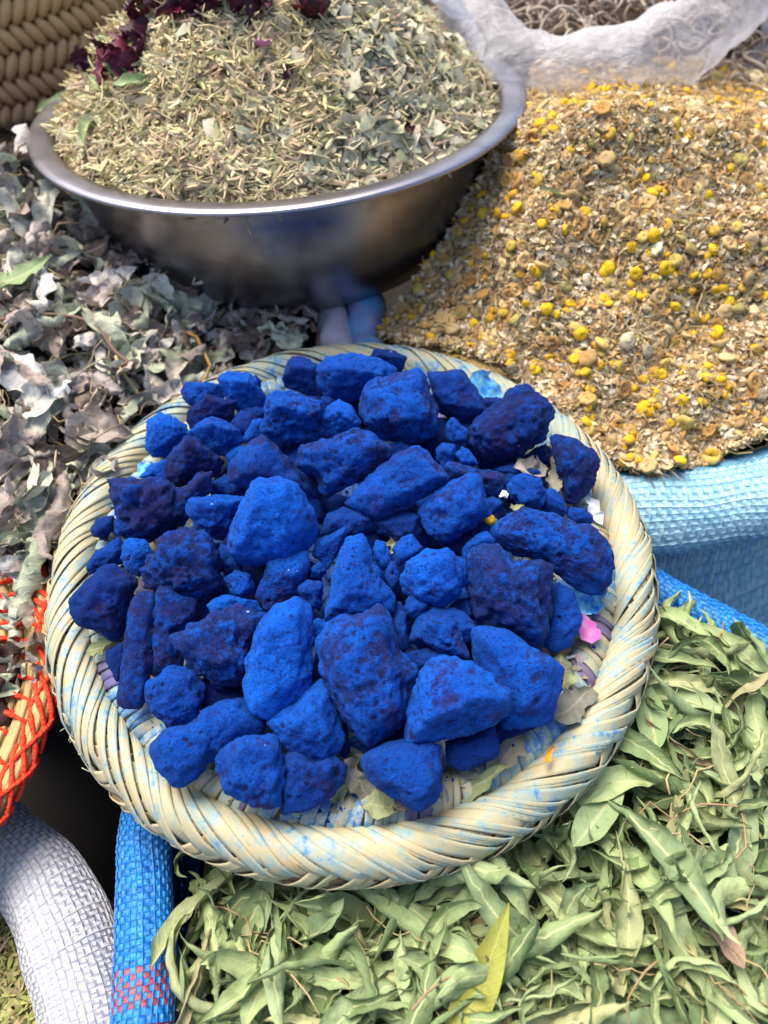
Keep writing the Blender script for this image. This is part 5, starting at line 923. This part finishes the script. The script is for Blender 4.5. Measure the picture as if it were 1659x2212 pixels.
# ------------------------------------------------------------------ wicker basket far left
WICK = m_straw('wicker', a=(.62, .35, .15), b=(.68, .43, .20), c=(.36, .17, .07), stainable=False)
wb = link('wicker_basket', None, label='large tan wicker basket out of focus at the upper left corner', cat='basket')
wc = np.array([-.40, .65]); wr = .22
th = np.linspace(-2.6, .9, 60); zz = np.linspace(-.24, .16, 12); V = np.stack([np.stack([wc[0] + (wr - .006) * np.cos(t) * np.ones(12), wc[1] + (wr - .006) * np.sin(t) * np.ones(12), zz], 1) for t in np.linspace(0, 2 * np.pi, 80)]).reshape(-1, 3)
link('basket_wall', mesh('basket_wall', V, grid_faces(80, 12)[:, ::-1], m_plain('wicker_core', (.20, .11, .05), .9, 60)), wb)
V0, F0 = ico(2); cap = mesh('plait_strand', V0 * [.0125, .0052, .0060], F0, WICK)
for row in range(14):
    z = .15 - row * .019
    for k in range(60):
        a = -2.2 + k * 2.9 / 60 + (row % 2) * .02; tl = 1.0 if row % 2 else -1.0
        x = nrm(np.array([-math.sin(a) * math.cos(tl), math.cos(a) * math.cos(tl), math.sin(tl)])); n = np.array([math.cos(a), math.sin(a), 0]); y = np.cross(n, x); Rm = np.stack([x, y, n], 1)
        o = place_obj('plait_strand', cap, [wc[0] + wr * math.cos(a), wc[1] + wr * math.sin(a), z], Rm, 1.0) if row < 5 else None
        if o: o.parent = wb
parts = []
for row in range(5, 20):
    z = .15 - row * .019
    for k in range(60):
        a = -2.2 + k * 2.9 / 60 + (row % 2) * .02; tl = 1.0 if row % 2 else -1.0
        x = nrm(np.array([-math.sin(a) * math.cos(tl), math.cos(a) * math.cos(tl), math.sin(tl)])); n = np.array([math.cos(a), math.sin(a), 0]); y = np.cross(n, x); Rm = np.stack([x, y, n], 1)
        parts.append(((V0 * [.0125, .0052, .0060]) @ Rm.T + [wc[0] + wr * math.cos(a), wc[1] + wr * math.sin(a), z], F0, None))
V, F, uv = join(parts); link('lower_plait', mesh('lower_plait', V, F, WICK, uv), wb, kind='stuff')
# brown bark bits in the shade between wicker basket and grey heap
BH = Heap([(0, 230, -.05), (100, 300, -.03), (0, 340, .01), (200, 250, -.04), (-200, 250, .0)], [(-300, 150, -.03), (120, 170, -.05), (260, 240, -.02), (170, 380, .0), (60, 420, .03), (-300, 420, .03)], 2.4, .006, 20, 2)
rr = np.random.default_rng(8); P, Rm = BH.place(1800, rr, (-.004, .006), .6); V, F, uv = scatter(ks, P, Rm, rr.uniform(.5, 1.0, len(P)))
BRN = m_bits('bark_bit', [(0, (.13, .08, .05)), (.5, (.20, .13, .08)), (1, (.08, .05, .035))]); bh = link('bark_bits', mesh('bark_bits', V, F, BRN, uv), label='dark brown dried bits in the shade below the wicker basket', cat='dried herb', kind='stuff')
link('heap_core', BH.core(.004, m_plain('bark_gap_shade', (.07, .045, .03), .95, 120), 'bark_core', 40), bh, kind='stuff')  # dark sheet below the bits, shade put into its colour

# ------------------------------------------------------------------ roots in a clear plastic bag
m = M('clear_film'); p = m.pos(); nz = m.noise(p, 45, 4, .6, .6); nf = m.noise(m.mapping(p, (1, 2.5, 1)), 140, 3); m.bump(m.math('ADD', nz, m.math('MULTIPLY', nf, .6)), 1.0, .004)
m.b.inputs['Roughness'].default_value = .18; m.b.inputs['Base Color'].default_value = (.80, .80, .86, 1); m.b.inputs['Specular IOR Level'].default_value = .6
tr_ = m.n('BsdfTransparent'); tl_ = m.n('BsdfTranslucent'); tl_.inputs[0].default_value = (.75, .75, .82, 1); m1 = m.n('MixShader'); m1.inputs[0].default_value = .5; m.l(m.b.outputs[0], m1.inputs[1]); m.l(tl_.outputs[0], m1.inputs[2])
m2 = m.n('MixShader'); m.l(m.math('ADD', m.attr('clear'), m.math('MULTIPLY', m.step(nz, .35, .65), -.22)), m2.inputs[0]); m.l(m1.outputs[0], m2.inputs[1]); m.l(tr_.outputs[0], m2.inputs[2]); m.l(m2.outputs[0], m.out.inputs[0]); FILM = m.m
bag = link('plastic_bag', None, label='translucent white plastic bag with rolled edge behind the chamomile heap, full of roots', cat='bag')
pth = spline([at(1010, 20, .060), at(1060, 110, .058), at(1130, 160, .060), at(1260, 165, .064), at(1400, 130, .068), at(1530, 50, .070), at(1640, -60, .072), at(1700, -200, .07)], 70)
od = outdirs(pth, 1); pr = roll_profile(.026, .16, .75, 30); S = sack_surface(pth, od, pr)
q = S.reshape(-1, 3); tt = np.linspace(0, 1, S.shape[0])[:, None] * 9; w_ = (fbm(np.c_[q * [30, 30, 14]], 4  , 77) * .0065)[:, None]; S = (q + nrm(q - q.mean(0)) * w_ + .003 * np.stack([fbm(q * 60 + 9 * k, 3, 5 + k) for k in range(3)], 1)).reshape(S.shape)
nf_ = 30; link('rolled_edge', mesh('rolled_edge', S[:, :nf_].reshape(-1, 3), grid_faces(S.shape[0], nf_), FILM), bag, clear=.60)
link('bag_wall', mesh('bag_wall', S[:, nf_ - 1:].reshape(-1, 3), grid_faces(S.shape[0], S.shape[1] - nf_ + 1), FILM), bag, clear=.62)
cr = spline([at(1640, 20, .05), at(1620, 120, .035), at(1600, 220, .02), at(1580, 330, .0)], 30); cr2 = spline([at(1900, 0, .05), at(1880, 120, .04), at(1870, 240, .02), at(1850, 350, .0)], 30)
S2 = cr[:, None] * (1 - np.linspace(0, 1, 40))[None, :, None] + cr2[:, None] * np.linspace(0, 1, 40)[None, :, None]; q = S2.reshape(-1, 3); S2 = (q + .010 * np.stack([fbm(q * 26 + 9 * k, 4, 25 + k) for k in range(3)], 1)).reshape(S2.shape)
link('bag_fold', mesh('bag_fold', S2.reshape(-1, 3), grid_faces(30, 40), FILM), bag, clear=.68)
pl = spline([at(880, -90, .095), at(900, -20, .085), at(935, 20, .08), at(985, 60, .07), at(1000, 120, .06)], 24); pl2 = spline([at(960, -120, .10), at(985, -20, .09), at(1015, 30, .08), at(1040, 80, .07), at(1060, 140, .06)], 24)
S2 = pl[:, None] * (1 - np.linspace(0, 1, 14))[None, :, None] + pl2[:, None] * np.linspace(0, 1, 14)[None, :, None]; q = S2.reshape(-1, 3); S2 = (q + .007 * np.stack([fbm(q * 34 + 9 * k, 3, 45 + k) for k in range(3)], 1)).reshape(S2.shape)
link('bag_lip', mesh('bag_lip', S2.reshape(-1, 3), grid_faces(24, 14), FILM), bag, clear=.1)
ROOT = m_bits('dried_root', [(0, (.42, .34, .26)), (.4, (.30, .22, .16)), (.7, (.50, .43, .36)), (1, (.18, .12, .09))], .8, 0)
RH = Heap([(1100, 60, .055), (1250, 60, .068), (1400, 0, .075), (1300, -100, .09), (1500, -50, .07), (1000, 0, .06), (1600, 100, .03), (1650, 200, .0), (1700, 0, .05), (1480, 180, .02)], [(960, 60, .05), (1090, 120, .05), (1250, 150, .05), (1400, 190, .03), (1560, 330, .0), (1900, 400, .0), (1950, -200, .06), (1500, -300, .09), (1000, -250, .08), (930, -60, .07)], 2.2, .012, 16, 6)
rt = []
for k in range(24):
    r = np.random.default_rng(700 + k); n_ = 20; t = np.linspace(0, 1, n_); cu = r.uniform(2, 8) * r.choice([-1, 1]); L = r.uniform(.03, .06); ang = np.cumsum(np.full(n_, cu / n_)) + r.normal(0, .3); P = np.cumsum(np.stack([np.cos(ang), np.sin(ang), .35 * np.sin(t * 9 + k)], 1) * L / n_, 0); P -= P.mean(0); V, F, uv = tube(P, .0013 * (1.1 - .5 * t), 5); rt.append((V, F, uv))
rr = np.random.default_rng(9); P, Rm = RH.place(1500, rr, (-.008, .010), .7); V, F, uv = scatter(rt, P, Rm, rr.uniform(.6, 1.2, len(P))); rts = link('curly_roots', mesh('curly_roots', V, F, ROOT, uv), label='tangle of curly grey brown dried roots in the plastic bag', cat='dried roots', kind='stuff')
link('heap_core', RH.core(.012, m_plain('root_gap_shade', (.06, .045, .035), .95, 80), 'root_core', 50), rts, kind='stuff')  # core coloured dark as the shade inside the root tangle

# ------------------------------------------------------------------ small bags under the bowl between the heaps
PB = m_plain('pale_plastic', (.62, .55, .62), .45, 60, .4, (.5, .42, .5), .5, .003, .5); BB = m_plain('blue_print_plastic', (.10, .42, .70), .35, 55, .8, (.45, .35, .62), .5, .003, .5)
def blob(name, u0, v0, u1, v1, z0, z1, w_, mat, lb, cat, seed):
    a, b = at(u0, v0, z0), at(u1, v1, z1); P = spline([a + (a - b) * .5, a, (a + b) / 2 + [0, 0, .004], b, b + (b - a) * .5], 30); V, F, uv = tube(P, w_, 18); V = V + .004 * np.stack([fbm(V * 45 + 7 * k, 4, seed + k) for k in range(3)], 1); c = V.mean(0); o = link(name, mesh(name, V - c, F, mat, uv), label=lb, cat=cat); o.location = c
blob('pale_bag', 708, 660, 722, 735, -.034, -.024, .012, PB, 'whitish pink folded plastic bag squeezed below the bowl', 'bag', 4)
blob('printed_bag', 784, 655, 792, 735, -.036, -.026, .013, BB, 'blue printed plastic packet squeezed between bowl, tray and chamomile', 'packet', 8)

# ------------------------------------------------------------------ scraps lying on the tray
GREYS = m_leaf('grey_scrap', [(0, (.20, .185, .155)), (.5, (.27, .25, .22)), (1, (.16, .17, .12))], (.32, .28, .25), .03, .8, trans=.1, mottle=.5, mott_col=(.12, .11, .08))
OLIVES = m_leaf('olive_scrap', [(0, (.22, .25, .12)), (1, (.30, .33, .18))], (.36, .37, .2), .04, .8, trans=.15)
def tray_z(x, y):
    r = math.hypot(x, y)
    if r < .098: return -.018
    if r < .112: return -.011
    if r < .127: return -.001
    return .004
def scrap(name, u, v, L, W, mat, lb, cat, lift=.001, seed=0, head=0.0, shape='oval', crum=.0015, tilt=.3, zz=None, **kw):
    p = at(u, v, 0)
    for _ in range(5): p = at(u, v, (tray_z(p[0], p[1]) if zz is None else zz) + lift)
    d = dict(curl=.8, side=.2, fold=.6, twist=.3, ripple=.25); d.update(kw); V, F, uv = leaf(L, W, d['curl'], d['side'], d['fold'], d['twist'], d['ripple'], 14, 7, seed, shape, crum, 0, .12)
    r = np.random.default_rng(seed); N = nrm(np.array([[0, 0, 1.0]]) + r.normal(0, tilt, (1, 3))); return place_obj(name, mesh(name, V, F, mat, uv), p, rotm(N, np.array([head]))[0], 1, label=lb, cat=cat)
m = M('blue_paper'); p = m.pos(); PAPER = m.fin(m.mix(m.step(m.noise(p, 170, 4, .65), .35, .62), (.02, .22, .70), (.22, .62, .85)), .6, .3, .1)
scrap('paper_scrap', 1050, 838, .024, .0085, PAPER, 'bright light blue stained paper scrap at the back right inside the rim', 'paper scrap', .010, 3, -.6, crum=.001, fold=.3)
scrap('paper_scrap', 1278, 1290, .022, .0085, PAPER, 'light blue stained shell like scrap under the longest stone at right', 'paper scrap', .006, 4, .9, crum=.001, fold=1.0)
scrap('paper_scrap', 315, 1012, .013, .005, PAPER, 'small light blue scrap at the upper left inside the rim', 'paper scrap', .006, 5, .2)
scrap('pink_petal', 1268, 1358, .016, .0058, PINK, 'bright pink petal standing on the right inner coil of the tray', 'petal', .006, 6, 1.75, crum=.0004, fold=.3, tilt=.06, ripple=.1)
scrap('leaf_scrap', 1238, 1520, .024, .0075, GREYS, 'torn silver grey leaf on the inner coil at right front', 'leaf', .005, 7, .6, fold=.2)
scrap('leaf_scrap', 1215, 1455, .020, .006, OLIVES, 'olive brown leaf scrap leaning against the angular right block', 'leaf', .006, 8, 1.2)
scrap('leaf_scrap', 1100, 1612, .024, .008, GREYS, 'grey green folded leaf behind the small yellow flower head', 'leaf', .004, 9, .9, fold=.9)
scrap('leaf_scrap', 1035, 1690, .034, .0045, OLIVES, 'long narrow olive leaf lying along the front inner coil', 'leaf', .004, 10, .45, shape='lance', fold=.6)
scrap('leaf_scrap', 840, 1735, .022, .0075, OLIVES, 'pale green leaf piece in front of the rounded plain stone', 'leaf', .004, 11, .1)
scrap('leaf_scrap', 880, 1728, .016, .006, GREYS, 'curled pale grey petal beside the pale green leaf piece', 'leaf', .006, 12, .4, crum=.003)
scrap('leaf_scrap', 757, 1640, .015, .006, GREYS, 'grey green curled calyx left of the rounded plain front stone', 'leaf', .012, 13, .8, crum=.003, zz=-.008)
scrap('leaf_scrap', 775, 1690, .026, .005, GREYS, 'brown grey stalky leaf squeezed left of the rounded plain front stone', 'leaf', .006, 14, 2.2)
scrap('leaf_scrap', 725, 1712, .022, .0035, OLIVES, 'thin green leaf sliver in front of the shaded stones', 'leaf', .004, 15, .9, shape='lance')
scrap('leaf_scrap', 218, 1395, .013, .005, OLIVES, 'small folded green leaf below the far left stone', 'leaf', .006, 16, .5, fold=1.2)
scrap('leaf_scrap', 1150, 1010, .018, .007, GREYS, 'grey dried leaf scrap lying on stones below the craggy stone', 'leaf', .0, 17, .2, zz=.014, crum=.0025)
scrap('leaf_scrap', 1280, 1095, .020, .0042, WHITE, 'whitish lilac petal standing at the right inner coil', 'petal', .006, 18, 1.9, shape='lance', fold=.9)
scrap('leaf_scrap', 848, 1175, .016, .0038, OLIVES, 'curled thin green scrap between stones in the pile middle', 'leaf', .0, 19, 1.7, shape='lance', zz=.018, curl=2)
scrap('leaf_scrap', 1117, 1095, .009, .0025, OLIVES, 'tiny pale green leaf above the left end of the longest stone', 'leaf', .0, 20, .2, shape='lance', zz=.020)
scrap('leaf_scrap', 1090, 1068, .010, .0028, WHITE, 'tiny lilac white blossom bit beside the tiny green leaf', 'petal', .0, 21, 1.2, zz=.019, crum=.002)
scrap('leaf_scrap', 1010, 1650, .016, .004, GREYS, 'grey lilac bent twiglet leaf at the front, under the plain blue stone', 'leaf', .006, 22, 1.2)
scrap('orange_petal', 1187, 1632, .010, .0016, ORNG, 'thin orange petal lying on the front right coil', 'petal', .005, 23, 1.2, curl=2.5, shape='lance')
scrap('yellow_scrap', 640, 1742, .012, .0022, ORTW, 'yellow brown husk at the foot of the shield shaped stone', 'husk', .003, 24, .2)
scrap('calyx', 1195, 1040, .016, .0042, GREYS, 'straw coloured calyx left of the white squiggled stone', 'dried flower', .0, 25, 1.5, zz=.012)
for (u, v, z, lb) in [(1120, 1578, -.004, 'brown and yellow chamomile head resting on the tray at front right'), (1218, 1412, -.006, 'brown chamomile head under a white straw at the right of the tray'), (1057, 1123, .018, 'tiny yellow chamomile head between stones right of the centre')]:
    p = at(u, v, z); place_obj('chamomile_head', hme['b' if 'brown' in lb else 'y'][2], p, rotm(np.array([[.2, -.2, 1]]), np.array([.4]))[0], 1.2 if 'tiny' not in lb else .7, label=lb, cat='flower head')
PK = m_plain('peach_flower', (.55, .36, .25), .8, 300, .5, (.30, .16, .10)); V, F = ico(4); V = V * [.0055, .0042, .003] * (1 + .35 * fbm(V * 3.2, 3, 9)[:, None]); o = link('dried_flower', mesh('dried_flower', V, F, PK), label='crumpled peach coloured dried flower on the front coil', cat='dried flower'); o.location = at(1072, 1655, -.006)
V, F = ico(4); V = V * [.006, .0045, .003] * (1 + .35 * fbm(V * 3.2, 3, 19)[:, None]); o = link('dried_flower', mesh('dried_flower', V, F, m_plain('cream_flower', (.34, .27, .17), .8, 300, .5, (.2, .13, .07))), label='cream crumbly dried flower tucked behind the white squiggled stone', cat='dried flower'); o.location = at(1210, 925, -.002)
def stick(name, pts, r_, mat, lb):
    Q = spline([at(*p) for p in pts], 16) if len(pts) > 2 else np.array([at(*p) for p in pts]); V, F, uv = tube(Q, r_, 6); c = V.mean(0); o = link(name, mesh(name, V - c, F, mat, uv), label=lb, cat='stem'); o.location = c
stick('white_straw', [(1195, 1427, .0), (1250, 1416, -.001), (1290, 1408, -.003)], .0008, WHITE, 'short white straw lying over the brown chamomile head at right')
stick('herb_stalk', [(722, 1750, -.003), (780, 1745, -.001), (840, 1740, -.001), (880, 1735, -.003)], .0007, TWIG, 'thin pale stem along the front coil below the pale green leaf piece')
stick('herb_stalk', [(740, 1757, -.003), (800, 1752, -.001), (862, 1745, -.002)], .0006, TWIG, 'second thin pale stem lying just below the first on the front coil')
stick('herb_stalk', [(222, 1430, -.003), (240, 1410, -.002), (252, 1440, -.003), (262, 1470, -.005)], .0008, TWIG, 'curled pale stem at the left inner coil beside the purple wraps')
stick('herb_stalk', [(1190, 955, .006), (1192, 1000, .008), (1205, 1045, .006)], .0007, TWIG, 'straight stalk leading to the calyx left of the white squiggled stone')
POWDER = STONE
V, F = ico(4); V = V * [.012, .0045, .0016] * (1 + .35 * fbm(V * 3.2, 3, 29)[:, None]); o = link('powder_patch', mesh('powder_patch', V, F, STONE, attr={'cavity': 0 * V[:, 0]}), label='loose crushed blue pigment spilled at the front inner coil', cat='pigment', dark=-.3, powder=.5); o.location = at(700, 1745, -.0015)

# crumbs of pigment and of dried plants that have fallen between the stones
def tray_bits(n, rlo, rhi, rr, lift, back=1.0):
    a = rr.random(n) * 6.283; r_ = np.sqrt(rlo ** 2 + rr.random(n) * (rhi ** 2 - rlo ** 2)); x, y = r_ * np.cos(a), r_ * np.sin(a)
    z = np.interp(r_, [0, .096, .100, .106, .112, .114, .121, .127, .130], [-.0185, -.0185, -.014, -.0105, -.0115, -.006, .0012, -.004, -.004]) + lift
    return np.c_[x, y, z], rotm(nrm(rr.normal(0, .5, (n, 3)) + [0, 0, 1]), rr.random(n) * 6.283)
rr = np.random.default_rng(91)
P, Rm = tray_bits(1500, .03, .1235, rr, .0008); V, F, uv = scatter([octa(.0013, 40 + k) for k in range(8)], P, Rm, .4 + 1.3 * rr.random(len(P)) ** 3)
link('pigment_crumbs', mesh('pigment_crumbs', V, F, STONE, uv, smooth=False, attr={'cavity': 0 * V[:, 0]}), label='blue pigment crumbs fallen between the stones onto the straw tray', cat='pigment', kind='stuff', dark=-.2, powder=.75)
P, Rm = tray_bits(900, .085, .1285, rr, .0012); keep = (P[:, 1] < .03) | (rr.random(len(P)) < .3); V, F, uv = scatter(pets[:6] + octs[:4] + flakes[:5], P[keep], Rm[keep], .3 + .7 * rr.random(keep.sum()) ** 2)
link('plant_crumbs', mesh('plant_crumbs', V, F, m_bits('plant_crumb', [(0, (.30, .28, .20)), (.3, (.22, .17, .12)), (.6, (.46, .40, .30)), (.8, (.24, .25, .15)), (1, (.36, .30, .30))]), uv), label='dry plant crumbs caught along the inner coils of the tray', cat='dried herb', kind='stuff')
# leave out the filler stones that nothing shows of
dg = bpy.context.evaluated_depsgraph_get(); dg.update(); cv = Vector(CAM)
for o in list(bed):
    hit = 0
    for v_ in list(o.data.vertices)[::3]:
        w3 = o.matrix_world @ v_.co; ok_, _l, _n, _i, ob, _m = SC.ray_cast(dg, cv, (w3 - cv).normalized()); hit += ok_ and ob.name == o.name
    if hit < 3: bpy.data.objects.remove(o)
